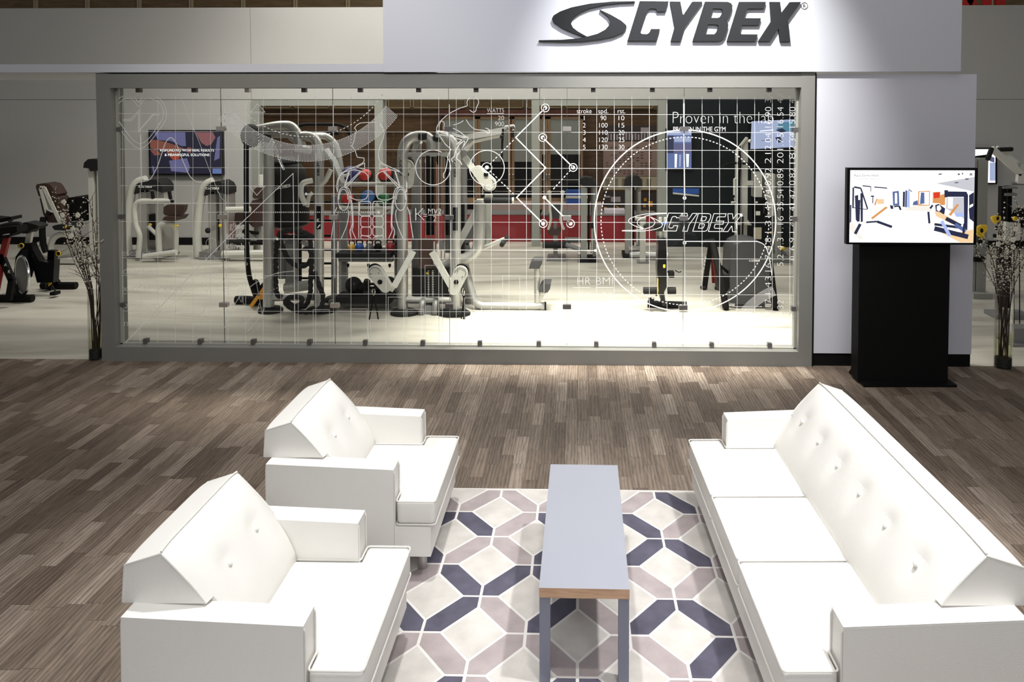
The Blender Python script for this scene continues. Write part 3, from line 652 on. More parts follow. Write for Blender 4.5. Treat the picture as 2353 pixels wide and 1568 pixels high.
b.build('printed_lettering', M['v1'], win, smooth=False)
cols = [(1772, [('0.17',728,40),('1.43',676,40),('16.7',624,38),('4.8',575,28),('1.31',535,38),('42.74',484,48),('0.92',426,39),('21',376,24),('2.04',344,38),('16.90',293,47),('3.4',236,27)]),
        (1800, [('0.32',728,38),('5.2',612,27),('4.3',575,28),('1.16',535,38),('35.54',485,50),('0.89',426,38),('20',376,25),('1.75',344,38),('16.54',292,46),('4.0',237,27)]),
        (1827.5, [('0',728,14),('0',598,12),('6.9',575,28),('1.49',535,38),('41.47',485,49),('0.82',425,38),('18',376,24),('2.34',344,38),('15.80',293,47),('4',237,10)])]
b = MB()
for x, it in cols:
    for body, y, ln in it:
        a, c = VP_(x, y), VP_(x, y-ln)
        put_text(b, body, a, (0, 0, 1), (-1, 0, 0), width=None if len(body) == 1 else (c-a).length, height=(VP_(x, y)-VP_(x-14.5, y)).length/cap_h(), thin=-.024)
b.build('printed_lettering', M['v1'], win, smooth=False)

# ================================================================ furniture
def pnt_seg(p, a, b_):
    d = b_-a; t = max(0, min(1, (p-a).dot(d)/d.length_squared)); return (p-a-d*t).length
def pillow(outline_cells, xs, ys, z0, z1, bulge, bev, edge_pts):
    """grid slab over chosen cells, bevelled, top swelling away from the outline"""
    mb = MB(); vt = {}; vb = {}
    def g(d, i, j, z):
        if (i, j) not in d: d[(i, j)] = mb.bm.verts.new((xs[i], ys[j], z))
        return d[(i, j)]
    cells = {(i, j) for i in range(len(xs)-1) for j in range(len(ys)-1) if outline_cells((xs[i]+xs[i+1])/2, (ys[j]+ys[j+1])/2)}
    for i, j in cells:
        mb.face([g(vt, i, j, z1), g(vt, i+1, j, z1), g(vt, i+1, j+1, z1), g(vt, i, j+1, z1)])
        mb.face([g(vb, i, j+1, z0), g(vb, i+1, j+1, z0), g(vb, i+1, j, z0), g(vb, i, j, z0)])
    for i, j in cells:
        for (di, dj, a, c) in ((-1, 0, (i, j+1), (i, j)), (1, 0, (i+1, j), (i+1, j+1)), (0, -1, (i, j), (i+1, j)), (0, 1, (i+1, j+1), (i, j+1))):
            if (i+di, j+dj) not in cells: mb.face([g(vb, *a, z0), g(vb, *c, z0), g(vt, *c, z1), g(vt, *a, z1)])
    bmesh.ops.recalc_face_normals(mb.bm, faces=mb.bm.faces[:])
    es = [e for e in mb.bm.edges if e.is_manifold and e.calc_face_angle(0) > R(50)]
    bmesh.ops.bevel(mb.bm, geom=es, offset=bev, segments=4, profile=.5, affect='EDGES', clamp_overlap=True)
    E_ = [Vector(p) for p in edge_pts]
    for v in mb.bm.verts:
        p = Vector((v.co.x, v.co.y)); d = min(pnt_seg(p, E_[k-1], E_[k]) for k in range(len(E_)))
        if v.co.z > (z0+z1)/2: v.co.z += bulge*(1-math.exp(-(d/.09)**2))
        else: v.co.z += .0
    return mb
def lin(a, b_, n): return [a+(b_-a)*i/n for i in range(n+1)]
def make_seat(name, label, cat, loc, rz, width, ncush, buttons, group=None):
    t = thing(name, label, cat, loc, rz, group)
    hw = width/2; at = .125
    # base, arms
    b = MB(); b.bx(-.70, .20, -hw+.004, hw-.004, .14, .305, .018, 3); b.build('base_frame', M['white'], t, True)
    for s in (-1, 1):
        y0, y1 = (hw-at, hw) if s > 0 else (-hw, -hw+at)
        b = MB(); b.hexa([(-.70, y0, .14), (0, y0, .14), (0, y1, .14), (-.70, y1, .14), (-.70, y0, .645), (0, y0, .62), (0, y1, .62), (-.70, y1, .645)], .027, 4)
        o = b.build('arm', M['white'], t, True)
        b = MB()
        for yy in (y0+.004, y1-.004):
            b.tube(fillet([(.004, yy, .15), (.004, yy, .613), (-.70, yy, .638), (-.703, yy, .16)], .022), .0042, 6)
        b.build('piping', M['piping'], o, True)
    # seat cushions
    ins = hw-at
    wds = 2*ins/ncush
    for c in range(ncush):
        ya, yb = -ins+c*wds+.004, -ins+(c+1)*wds-.004
        lo = -hw+.006 if c == 0 else ya; hi = hw-.006 if c == ncush-1 else yb
        shape = lambda x, y: (x > .012 and lo < y < hi) or (ya < y < yb)
        xs = lin(-.34, .012, 9)+lin(.012, .225, 6)[1:]
        ys = (lin(lo, ya, 3)[:-1] if lo < ya else [])+lin(ya, yb, 16)+(lin(yb, hi, 3)[1:] if hi > yb else [])
        ol = [(-.34, ya), (.012, ya)]+([(.012, lo)] if lo < ya else [])+[(.225, lo), (.225, hi)]+([(.012, hi)] if hi > yb else [])+[(.012, yb), (-.34, yb)]
        b = pillow(shape, xs, ys, .312, .444, .036, .026, ol); cu = b.build('seat_cushion', M['white'], t, True, ang=60)
        b = MB()
        for z in (.4435, .3165):
            b.tube(fillet([(x, y, z) for x, y in ol[:1]+ol[1:]+ol[:1]], .02, 3), .0042, 6)
        b.build('piping', M['piping'], cu, True)
    # back
    A, B_, C_ = (-.285, .43), (-.590, .853), (-.735, .802)
    ny = max(26, int(width/.028)); b = MB(); cv = lambda t_: .028*math.sin(math.pi*min(1, max(0, t_)))**.9; ft = lambda z: (A[0]+(B_[0]-A[0])*(z-A[1])/(B_[1]-A[1])+cv((z-A[1])/(B_[1]-A[1]))*.8, z)
    for prof, wy in (([ft(z) for z in lin(.641, .853, 12)]+[C_, (-.747, .641)], hw-.09), ([ft(z) for z in lin(.43, .70, 5)]+[(-.66, .70), (-.742, .60), (-.742, .15), (-.5, .15)], ins-.001)):
        ysb = lin(-wy, wy, ny); rings = [[b.bm.verts.new((x, y, z)) for x, z in prof] for y in ysb]; n = len(prof)
        for a_, c_ in zip(rings[:-1], rings[1:]):
            for j in range(n): b.face([a_[j], c_[j], c_[(j+1) % n], a_[(j+1) % n]])
        b.face(rings[0]); b.face(list(reversed(rings[-1])))
    bmesh.ops.recalc_face_normals(b.bm, faces=b.bm.faces[:])
    es = [e for e in b.bm.edges if e.is_manifold and e.calc_face_angle(0) > R(28) and min(v.co.z for v in e.verts) > .6]
    bmesh.ops.bevel(b.bm, geom=es, offset=.012, segments=3, profile=.5, affect='EDGES', clamp_overlap=True)
    nrm = Vector((B_[1]-A[1], 0, A[0]-B_[0])).normalized(); dv = Vector((B_[0]-A[0], 0, B_[1]-A[1]))
    bt = [((k-(buttons-1)/2)*(.30 if buttons > 2 else .27), .54) for k in range(buttons)]
    for v in b.bm.verts:
        q = v.co-Vector((A[0], 0, A[1])); tt = q.dot(dv)/dv.length_squared; off = q.dot(nrm)
        if -.02 < tt < 1.03 and off > -.02:
            u = v.co.y/(hw-.087); f = max(0, 1-u**6)*max(0, 1-(2*tt-1)**4)
            v.co += nrm*.04*f
            for by, bv in bt:
                d2 = ((v.co.y-by)/.06)**2+((tt-bv)/.13)**2; v.co -= nrm*.02*math.exp(-d2)
        elif v.co.z > .75: v.co.z += .008*max(0, 1-(v.co.y/(hw-.087))**4)
    for v in b.bm.verts:
        if v.co.z > .7: v.co.z -= 0.010*abs(v.co.y/(hw-.09))**9*(v.co.z-.7)/.14
    b.wn = True; bk = b.build('back_cushion', M['white'], t, True, ang=60)
    b = MB()
    for s in (-1, 1):
        yy = s*(hw-.091)
        b.tube([(ft(z)[0]+.002, yy, ft(z)[1]-(.014*max(0, z-.7)/.14)) for z in lin(.645, .850, 8)], .0042, 6); b.tube([(-.588, yy, .842), (-.735, yy, .794), (-.746, yy, .645)], .0042, 6)
    b.tube([(-.590, y, .855+.002-.010*abs(y/(hw-.09))**9) for y in lin(-hw+.092, hw-.092, 40)], .0042, 6)
    b.build('piping', M['piping'], bk, True)
    for by, bv in bt:
        c_ = Vector((A[0], by, A[1]))+dv*bv+nrm*(.024+cv(bv)*.8); q = nrm.to_track_quat('Z', 'Y')
        b = MB(); b.lathe([(.0125, -.004), (.0125, .002), (.009, .006), (.003, .0075)], c_, 14, q.to_euler()); b.build('button', M['white'], bk, True)
    for lx in (-.62, .13):
        for ly in (-hw+.12, hw-.12):
            b = MB(); b.cyl((lx, ly, 0), (lx, ly, .14), .028, n=20); b.build('leg', M['steel'], t, True)
    return t
make_seat('armchair', 'white leather armchair nearest the camera, beside the near end of the rug', 'armchair', (-1.037, 3.30, 0), 0, .865, 1, 2)
make_seat('armchair', 'white leather armchair farther back, standing between the other armchair and the window', 'armchair', (-1.0, 4.595, 0), 0, .87, 1, 2)
make_seat('sofa', 'long white leather three-seat sofa with a row of buttons along its back', 'sofa', (.973, 3.967, 0), math.pi+R(1.7), 2.11, 3, 6)

t = thing('coffee_table', 'narrow pale grey coffee table with beech edge standing on the patterned rug', 'table', (.034, 4.012, 0), R(-.4))
b = MB(); b.mi = 0; b.bx(-.201, .201, -.61, .61, .405, .4495, .0015, 1)
for f in b.bm.faces:
    if abs(f.normal.z) < .7: f.material_index = 1
b.bm.normal_update()
for f in b.bm.faces: f.material_index = 0 if abs(f.normal.z) > .7 else 1
b.build('tabletop', [M['tabletop'], M['edge']], t, True)
for sx_ in (-1, 1):
    for sy_ in (-1, 1):
        b = MB(); b.box((sx_*.176, sy_*.584, .2025), (.047, .047, .405), bev=.002); b.build('leg', M['tableleg'], t, True)

# rug: lattice of cut-corner lozenges and long hexagon bars, each its own inlaid pile
b = MB(); ry0, ry1, rx0, rx1 = 1.0, 5.205, -1.62, .885
b.mi = 0; b.bx(rx0, rx1, ry0, ry1, .0005, .012, .003)
dx, dy = .255, .29; zt_ = .0128
codes = {0: 'lllll?lldll', }
def clipx(pts):
    def clip(poly, f, inter):
        out = []
        for i in range(len(poly)):
            a_, c_ = poly[i-1], poly[i]
            fa_, fc_ = f(a_), f(c_)
            if fa_ >= 0 and fc_ >= 0: out.append(c_)
            elif fa_ >= 0 > fc_ or fa_ < 0 <= fc_:
                t_ = fa_/(fa_-fc_); q = (a_[0]+(c_[0]-a_[0])*t_, a_[1]+(c_[1]-a_[1])*t_); out.append(q)
                if fc_ >= 0: out.append(c_)
        return out
    m_ = .012
    for f in (lambda p: p[0]-rx0-m_, lambda p: rx1-m_-p[0], lambda p: p[1]-ry0-m_, lambda p: ry1-m_-p[1]):
        if len(pts) < 3: return []
        pts = clip(pts, f, None)
    return pts
dark = {  # row -> {column of the bar's middle (in half steps)}: bars between row r and r+1; x index k means bar spans columns k..k+1
 0: {2: 1, 1: 0}, 1: {-4: 1, -3: 1, -1: 1, 0: 1, 1: 1}, 2: {-5: 1, -4: 1, -1: 1, 0: 1, 1: 1, 2: 1}, 3: {-3: 1, -2: 1, -1: 1},
 4: {-5: 1, -4: 1, -3: 1, -2: 0, -1: 1, 0: 0, 1: 1, 2: 1}, 5: {2: 1, -6: 1}, 6: {-4: 1, -3: 1, -1: 1, 0: 1}, 7: {1: 1, -5: 1}, 8: {-2: 1, 2: 1, -1: 1}}
row4dark = {(3, -3), (3, -2)}
for r_ in range(-1, 16):
    Ya = 5.185-r_*dy; Yb_ = Ya-dy
    for k in range(-8, 5):
        # a bar joins node (k, r) or (k, r+1) with its diagonal neighbour; nodes exist where (k + r) is even
        if (k+r_) % 2 == 0: p, q = Vector((k*dx, Ya)), Vector(((k+1)*dx, Yb_))
        else: p, q = Vector((k*dx, Yb_)), Vector(((k+1)*dx, Ya))
        d = (q-p); u = d.normalized(); g_ = .0075
        hx, hy = .085, .084       # half extents of the pointed ends along x and y
        s1 = 1 if q.y > p.y else -1
        # hexagon: tips cut by the white cross at each node
        P1, P2 = p+Vector((g_, s1*g_)), q-Vector((g_, s1*g_))
        hexg = [P1+Vector((0, 0)), P1+Vector((hx, 0)), P2-Vector((0, s1*hy)), P2, P2-Vector((hx, 0)), P1+Vector((0, s1*hy))]
        pts = clipx([(v.x, v.y) for v in hexg])
        if len(pts) >= 3:
            b.mi = 3 if dark.get(r_, {}).get(k, 1 if (r_ > 8 and (k*7+r_*5) % 3 == 0) else 0) else 2
            b.prism([(x, y, zt_) for x, y in pts], (0, 0, -.003))
    for k in range(-9, 6):
        if (k+r_) % 2 == 1:       # lozenge centred between nodes
            cxr, cyr = k*dx, Ya
            hw_, hh = dx-hx-.021, dy-hy-.021; cr = .0
            lo_ = [(cxr-hw_, cyr), (cxr, cyr-hh), (cxr+hw_, cyr), (cxr, cyr+hh)]
            pts = clipx(lo_)
            if len(pts) >= 3: b.mi = 1; b.prism([(x, y, zt_) for x, y in pts], (0, 0, -.003))
o = b.build('area_rug', [M['rg_gap'], M['rg_pale'], M['rg_taupe'], M['rg_dark']], smooth=False)
tag(base_at(o, (-.3, 3.4, 0)), 'wool rug of slate, taupe and ivory lozenges lying under the table', 'rug')

# ================================================================ screen stand
yk = 7.30
kx0, kx1 = P(1946, 470, yk).x, P(2245, 470, yk).x; kz0, kz1 = zy(559, yk), zy(384.5, yk)
t = thing('display_stand', 'black floor stand carrying a bright screen before the lilac wall', 'display stand', ((kx0+kx1)/2, yk+.05, 0))
c0 = G(1985, 890.5); c1 = G(2199, 890.5); c2 = G(1940, 845); 
cx0, cx1 = P(1973, 700, yk+.06).x, P(2181, 700, yk+.06).x
b = MB(); yb_ = c0.y+.42
b.hexa([(c0.x, c0.y, 0), (c1.x, c1.y, 0), (c1.x, yb_, 0), (c0.x, yb_, 0), (c0.x+.0, c0.y, .022), (c1.x, c1.y, .022), (c1.x-.02, yb_, .03), (c0.x+.02, yb_, .03)], .003); b.build('base_plate', M['black'], t)
b = MB(); b.bx(cx0, cx1, yk+.06, yk+.24, .024, kz0+.3, .006); b.build('column', M['black'], t)
b = MB(); b.bx(cx0+.1, cx1-.1, yk+.05, yk+.12, kz0+.1, kz1-.1); b.build('screen_mount', M['black'], t)
b = MB(); b.bx(kx0, kx1, yk, yk+.06, kz0, kz1, .006); sc = b.build('screen', M['gloss'], t)
def screen(name, org, ux, uz, shapes, parent, texts=(), off=.002):
    """a picture shown on a screen: flat coloured shapes, u,v in 0..100 from the top left"""
    b = MB(); mats = []; idx = {}
    org = Vector(org); ux = Vector(ux); uz = Vector(uz); n_ = uz.cross(ux).normalized()*-1
    n_ = Vector((0, -1, 0)) if n_.y > 0 else n_
    for li, (key, pts) in enumerate(shapes):
        if key not in idx: idx[key] = len(mats); mats.append(EM[key])
        b.mi = idx[key]; b.poly([[org+ux*(u/100)+uz*(v/100)+n_*(off+li*.00012) for u, v in pts]])
    for key, body, u, v, wd, al in texts:
        if key not in idx: idx[key] = len(mats); mats.append(EM[key])
        b.mi = idx[key]; put_text(b, body, org+ux*(u/100)+uz*(v/100)+n_*(off+.006), ux, -uz, width=ux.length*wd/100, align=al)
    return b.build(name, mats, parent, smooth=False)
EM = {k: E('screen_'+k, c, s) for k, (c, s) in dict(white=((1, 1, 1), 1.25), grey=((.6, .6, .66), 1), pale=((.95, .9, .82), 1), orange=((.75, .33, .1), 1), tanl=((.95, .66, .38), 1), ink=((.015, .02, .06), 1),
   blue=((.1, .15, .35), 1), sky=((.45, .55, .95), 1), red=((.75, .04, .01), 1), skin=((.25, .075, .05), .7), pink=((.30, .11, .12), .7), navyd=((.004, .004, .02), 1), peri=((.13, .13, .28), .8), orang2=((.4, .05, .015), .7), teal=((.1, .28, .4), .8), greyd=((.12, .12, .14), 1), lite=((.36, .42, .62), 1)).items()}
def band(p, q, w): 
    dx_, dy_ = q[0]-p[0], (q[1]-p[1]); L_ = math.hypot(dx_, dy_*.58) or 1; nx, ny_ = -dy_*.58/L_*w, dx_/L_*w*1.72/1
    return [(p[0]+nx, p[1]+ny_), (q[0]+nx, q[1]+ny_), (q[0]-nx, q[1]-ny_), (p[0]-nx, p[1]-ny_)]
Q = lambda pts: [((x-272)/1484*100, (y-143)/870*100) for x, y in pts]
QB = lambda p, q, w: band(Q([p])[0], Q([q])[0], w)
fl = [('white', [(0,0),(100,0),(100,100),(0,100)]), ('pale', Q([(272,720),(272,850),(400,990),(430,960),(380,880)])), ('pale', Q([(1050,560),(1255,580),(1255,640),(900,620)])), ('tanl', Q([(1500,900),(1750,850),(1756,1010),(1600,1010),(1350,880)])),
 ('grey', Q([(1300,300),(1756,220),(1756,400),(1500,340)])), ('tanl', Q([(600,490),(680,490),(680,548),(600,548)])), ('orange', Q([(1088,395),(1228,390),(1228,570),(1088,565)])), ('white', Q([(1100,405),(1218,400),(1218,560),(1100,550)])), ('blue', Q([(1120,410),(1160,410),(1165,540),(1110,550)])),
 ('orange', Q([(1262,405),(1350,400),(1350,540),(1262,535)])), ('red', Q([(1270,410),(1345,405),(1345,470),(1275,480)])), ('orange', Q([(1350,440),(1410,420),(1410,560),(1350,560)])),
 ('sky', Q([(935,385),(985,385),(990,590),(935,585)])), ('ink', Q([(935,385),(950,385),(950,590),(935,585)])), ('ink', Q([(905,400),(930,400),(930,585),(905,580)])),
 ('blue', Q([(780,400),(855,390),(865,560),(790,570)])), ('white', Q([(808,415),(835,415),(840,540),(810,545)])), ('orange', Q([(528,715),(700,580),(730,590),(545,735)])),
 ('ink', QB((470,770),(600,760),0.68)), ('ink', QB((600,760),(780,825),1.02)), ('ink', QB((400,790),(340,910),1.19)), ('ink', QB((560,345),(715,358),0.42)), ('ink', QB((420,330),(520,340),0.42)), ('ink', QB((520,340),(520,400),0.26)), ('ink', QB((310,350),(310,600),0.68)), ('ink', QB((320,345),(400,360),0.68)), ('ink', QB((400,360),(485,610),0.59)),
 ('ink', Q([(330,450),(370,440),(375,770),(345,740)])), ('ink', Q([(395,420),(425,420),(430,760),(405,770)])), ('ink', Q([(272,560),(290,560),(290,760),(272,780)])), ('ink', QB((520,455),(560,455),0.51)), ('ink', QB((545,455),(545,540),0.34)), ('orange', Q([(560,560),(590,480),(600,490),(580,565)])), ('ink', Q([(750,560),(790,570),(790,610),(760,605)])), ('ink', QB((800,580),(860,570),0.59)), ('ink', QB((860,570),(880,620),0.77)),
 ('ink', Q([(1420,410),(1450,395),(1660,398),(1680,440),(1680,860),(1640,860),(1630,460),(1420,460)])), ('grey', Q([(1425,465),(1630,465),(1635,720),(1420,600)])), ('white', Q([(1440,470),(1500,470),(1500,600),(1440,600)])), ('orange', Q([(1450,675),(1550,545),(1575,555),(1480,690)])), ('sky', Q([(1520,655),(1620,650),(1635,700),(1540,700)])),
 ('ink', Q([(1290,560),(1330,545),(1410,600),(1400,680),(1300,640)])), ('white', Q([(1310,570),(1345,560),(1365,600),(1340,635),(1310,620)])), ('tanl', Q([(1285,630),(1340,640),(1560,760),(1570,790),(1500,790),(1300,690)])), ('ink', QB((1210,640),(1225,780),0.85)), ('ink', QB((1285,790),(1600,830),1.02)), ('ink', QB((1285,840),(1690,940),1.87)), ('sky', QB((1370,750),(1470,930),1.36)), ('ink', QB((1420,720),(1600,810),1.53)), ('blue', QB((1530,790),(1660,870),1.53)), ('ink', QB((1640,780),(1630,930),0.85)), ('ink', Q([(1690,440),(1750,400),(1752,760),(1700,720)])), ('white', Q([(1700,560),(1740,540),(1740,640),(1700,650)])),
 ('ink', Q([(350,500),(395,500),(390,760),(355,760)])), ('ink', Q([(1395,380),(1440,380),(1440,460),(1400,470)])), ('blue', Q([(1030,520),(1080,500),(1085,560),(1020,560)])), ('ink', QB((1230,600),(1260,560),.8)), ('ink', Q([(1690,600),(1756,560),(1756,700),(1700,720)])), ('ink', QB((970,370),(1010,400),.3)), ('ink', QB((300,590),(480,615),.3)), ('greyd', Q([(1310,190),(1350,178),(1370,188),(1335,198)])), ('greyd', QB((1550,190),(1575,188),0.68)), ('greyd', QB((1600,182),(1615,182),0.68)), ('greyd', QB((1640,248),(1680,245),0.51)), ('greyd', QB((1515,290),(1560,288),0.42)), ('greyd', Q([(1690,175),(1724,175),(1724,205),(1690,205)])), ('white', Q([(1695,180),(1719,180),(1719,200),(1695,200)])), ('greyd', QB((1700,184),(1714,196),0.42)), ('greyd', QB((1714,184),(1700,196),0.42))]
sx0, sx1 = P(1952.5, 470, yk).x, P(2238, 470, yk).x; szt, szb = zy(390, yk), zy(554.5, yk)
screen('screen_picture', (sx0, yk, szt), (sx1-sx0, 0, 0), (0, 0, szb-szt), fl, sc, [('greyd', 'Aqua Dome Hotel', 2.8, 8.6, 20, 'l'), ('grey', 'Langenfeld, Austria', 2.8, 13.2, 22, 'l')])

# ================================================================ vases with blossom branches
def vase(loc, rad, hgt, label, seed, nb, reach, sway, blabel, top, grp):
    rnd = random.Random(seed)
    v = thing('vase', label, 'vase', loc)
    x, y, _ = loc
    b = MB(); n = 28
    b.lathe([(rad*.2, .001), (rad, .001), (rad, .02), (rad, hgt)], loc, n); b.bm.faces.ensure_lookup_table(); bmesh.ops.delete(b.bm, geom=[b.bm.faces[-1]], context='FACES_ONLY'); b.tube([Vector(loc)+Vector((rad*math.cos(a_), rad*math.sin(a_), hgt)) for a_ in (2*math.pi*i/28 for i in range(28))], .003, 5, closed=True); b.build('glass_body', M['vase'], v)
    b = MB(); b.lathe([(rad*.3, .013), (rad-.008, .013), (rad-.008, .1), (rad*.3, .108)], loc, n); b.build('gravel', M['gravel'], v)
    b = MB(); b.lathe([(rad*.3, .109), (rad-.009, .109), (rad-.009, hgt*.44), (rad*.3, hgt*.44)], loc, n); b.build('water', M['water'], v)
    for i in range(nb):
        a0 = rnd.uniform(0, 6.28); ang = rnd.uniform(0, 6.28); rs = rnd.uniform(.15, 1)*reach
        br = thing('blossom_branch', blabel, 'branch', (x+.5*rad*math.cos(a0), y+.5*rad*math.sin(a0), .1), 0, grp)
        hz = top*rnd.uniform(.62, 1)
        tip = Vector((x+rs*math.cos(ang)*1.0+sway*rnd.uniform(0, 1), y+rs*.5*math.sin(ang), hz))
        p0 = Vector(br.location); neck = Vector((x+.75*rad*math.cos(ang), y+.75*rad*math.sin(ang), hgt*.98))
        mid = neck.lerp(tip, .5)+Vector((rnd.uniform(-.04, .04), rnd.uniform(-.04, .04), .05))
        path = catmull([p0, neck, mid, tip], 7)
        b = MB(); b.tube(path, .0055, 6, r1=.002)
        fl_ = MB(); up = path[9:]
        for k in range(9):
            q = up[rnd.randrange(len(up))]; d = Vector((rnd.uniform(-1, 1), rnd.uniform(-.6, .6), rnd.uniform(.3, 1.3))).normalized()*rnd.uniform(.06, .2)
            b.tube([q, q+d*.5+Vector((0, 0, .01)), q+d], .0028, 5, r1=.0012)
            for w_ in range(4):
                fl_.sph(q+d*rnd.uniform(.2, 1)+Vector((rnd.uniform(-.012, .012),)*3), rnd.uniform(.004, .0095), (1, 1, .8), 6, 4)
        for q in path[8:]:
            if rnd.random() < .8: fl_.sph(q+Vector((rnd.uniform(-.015, .015), 0, rnd.uniform(-.01, .01))), rnd.uniform(.004, .009), (1, 1, 1), 6, 4)
        for k in range(2 if i % 3 == 0 else 0):
            q = path[-1-rnd.randrange(6)]
            for w_ in range(5): fl_.sph(q+Vector((math.cos(w_*1.26)*.016, -.008, math.sin(w_*1.26)*.016)), .014, (1, .5, 1), 7, 5)
        b.build('stem', M['bark'], br); fl_.build('blossoms', M['petal'], br)
gl = G(223, 823.5); gr = G(2302, 842.5)
vase((gl.x, gl.y-.02, 0), .068, .70, 'tall clear glass cylinder vase of branches beside the grey window post', 3, 15, .34, -.22, 'white-budded blossom branch in the vase beside the grey window post', 1.72, 'branches in the vase by the window post')
vase((gr.x, gr.y-.02, 0), .085, .74, 'tall clear glass cylinder vase of branches beyond the screen stand', 8, 16, .46, .0, 'white-budded blossom branch in the vase beyond the screen stand', 1.70, 'branches in the vase beyond the screen stand')
# ================================================================ the gym behind the glass
def PX_(Y): return lambda *pts: [P(p[0], p[1], Y+(p[2] if len(p) > 2 else 0)) for p in pts]
def one(mb, name, m, label, cat, loc, group=None, **k):
    o = mb.build(name, m, **k); base_at(o, loc); return tag(o, label, cat, group)
def sz(px, Y): return px*Y/F
def tv(name, label, cat, q, Y, thick, shapes, texts=(), tilt=0):
    """wall screen: q = picture corners (x0,y0,x1,y1)"""
    x0, y0, x1, y1 = q; a, c = P(x0, y0, Y), P(x1, y1, Y)
    t = thing(name, label, cat, ((a.x+c.x)/2, Y+thick, (a.z+c.z)/2))
    b = MB(); b.bx(a.x, c.x, Y, Y+thick, c.z, a.z, .008); bd = b.build('housing', M['gloss'], t)
    m_ = .03
    screen('screen_picture', (a.x+m_, Y, a.z-m_), (c.x-a.x-2*m_, 0, 0), (0, 0, c.z-a.z+2*m_), shapes, t, texts, off=.003)
    return t
# wall television, left bay
K = lambda pts: [((x-553)/(1340-553)*100, (y-593)/(1080-593)*100) for x, y in pts]
tv('wall_television', 'television on the white back wall showing two hands and white writing', 'television', (341, 299, 513, 403), YB-.08, .07,
   [('navyd', [(0,0),(100,0),(100,100),(0,100)]), ('peri', K([(600,598),(945,598),(950,760),(900,760),(780,700),(640,690)])), ('skin', K([(553,690),(640,690),(780,730),(930,790),(900,810),(760,800),(620,800),(553,780)])), ('pink', K([(1060,600),(1250,600),(1280,660),(1230,740),(1180,760),(1120,720)])),
    ('orang2', K([(760,870),(880,880),(870,920),(800,920)])), ('skin', K([(720,800),(870,820),(900,880),(760,880)])), ('skin', K([(553,810),(620,800),(680,860),(600,870)])), ('peri', K([(760,930),(960,900),(990,1000),(970,1070),(780,1050),(770,980)])), ('peri', K([(1300,660),(1330,640),(1320,900),(1260,930),(1270,850)])), ('peri', K([(570,990),(590,1000),(600,1070),(580,1070)])),
    ('skin', K([(970,770),(1010,780),(1000,840),(960,830)])), ('blue', K([(1240,1020),(1340,1020),(1340,1080),(1240,1080)]))],
   [('white', 'RESPONDING WITH REAL RESULTS', 52, 47, 76, 'c'), ('white', '& MEANINGFUL SOLUTIONS', 52, 58, 63, 'c')])
b = MB(); b.mi = 0; Y = YB-.05; wx(345, 508, 403, 410, Y, .045, .01, b); one(b, 'sound_bar', M['powd'], 'grey sound bar on the wall right under the television', 'sound bar', P(426, 410, Y))
# tilted blue-white screen on the dark wall
def quad_screen(name, label, pts, Y, shapes, thick=.06, cat='television'):
    p = [P(x, y, Y+(pt[2] if len(pt) > 2 else 0)) for pt in pts for x, y in [pt[:2]]]
    c = sum(p, Vector())/4; t = thing(name, label, cat, c)
    b = MB(); e = .02
    q = [v+(v-c).normalized()*.045 for v in p]; b.prism(q, (0, thick, 0), .004); b.build('housing', M['gloss'], t)
    ux = p[1]-p[0]; uz = p[3]-p[0]; screen('screen_picture', p[0]+Vector((0, -.001, 0)), ux, uz, shapes, t, off=.003)
    return t
quad_screen('tilted_screen', 'tilted screen with a pale blue picture hanging on the dark wall panel', [(1727,279),(1829,274),(1829,336),(1724,343)], YB-.1,
   [('lite', [(0,0),(100,0),(100,100),(0,100)]), ('teal', [(62,10),(100,5),(100,45),(70,42),(58,30)]), ('ink', [(55,35),(70,30),(80,42),(68,46)]), ('ink', [(55,62),(66,60),(72,78),(62,82)]), ('white', [(20,35),(50,33),(50,36),(20,38)]), ('greyd', [(24,70),(45,68),(45,70),(24,72)])])
zc_ = [('lite', [(0,0),(100,0),(100,12),(0,12)]), ('blue', [(0,12),(100,12),(100,100),(0,100)]), ('ink', [(0,14),(28,14),(28,60),(0,60)]), ('lite', [(30,18),(98,18),(98,30),(30,30)]), ('peri', [(30,34),(98,34),(98,60),(30,60)]), ('white', [(32,62),(42,62),(40,98),(32,98)]), ('lite', [(50,64),(58,64),(56,96),(50,96)]), ('white', [(78,62),(90,62),(88,96),(80,96)])]
quad_screen('poster_screen', 'tall blue picture panel on the dark wall beside the grey column', [(1532,300),(1589,300),(1589,387),(1532,387)], YB-.07, zc_, .04, 'display')
b = MB(); a, c = P(1546, 433, YB-.02), P(1606, 452, YB-.02); b.mi = 0; b.bx(a.x, c.x, YB-.03, YB-.012, c.z+.05, a.z, .004); b.mi = 1; b.hexa([(a.x, YB-.034, c.z+.05), (c.x, YB-.034, c.z), (c.x, YB-.03, c.z), (a.x, YB-.03, c.z+.05), (a.x, YB-.034, c.z+.08), (c.x, YB-.034, c.z+.03), (c.x, YB-.03, c.z+.03), (a.x, YB-.03, c.z+.08)])
one(b, 'wall_shelf', [M['bluev'], M['cream']], 'small blue and cream shelf on the dark wall panel', 'shelf', ((a.x+c.x)/2, YB-.012, c.z))

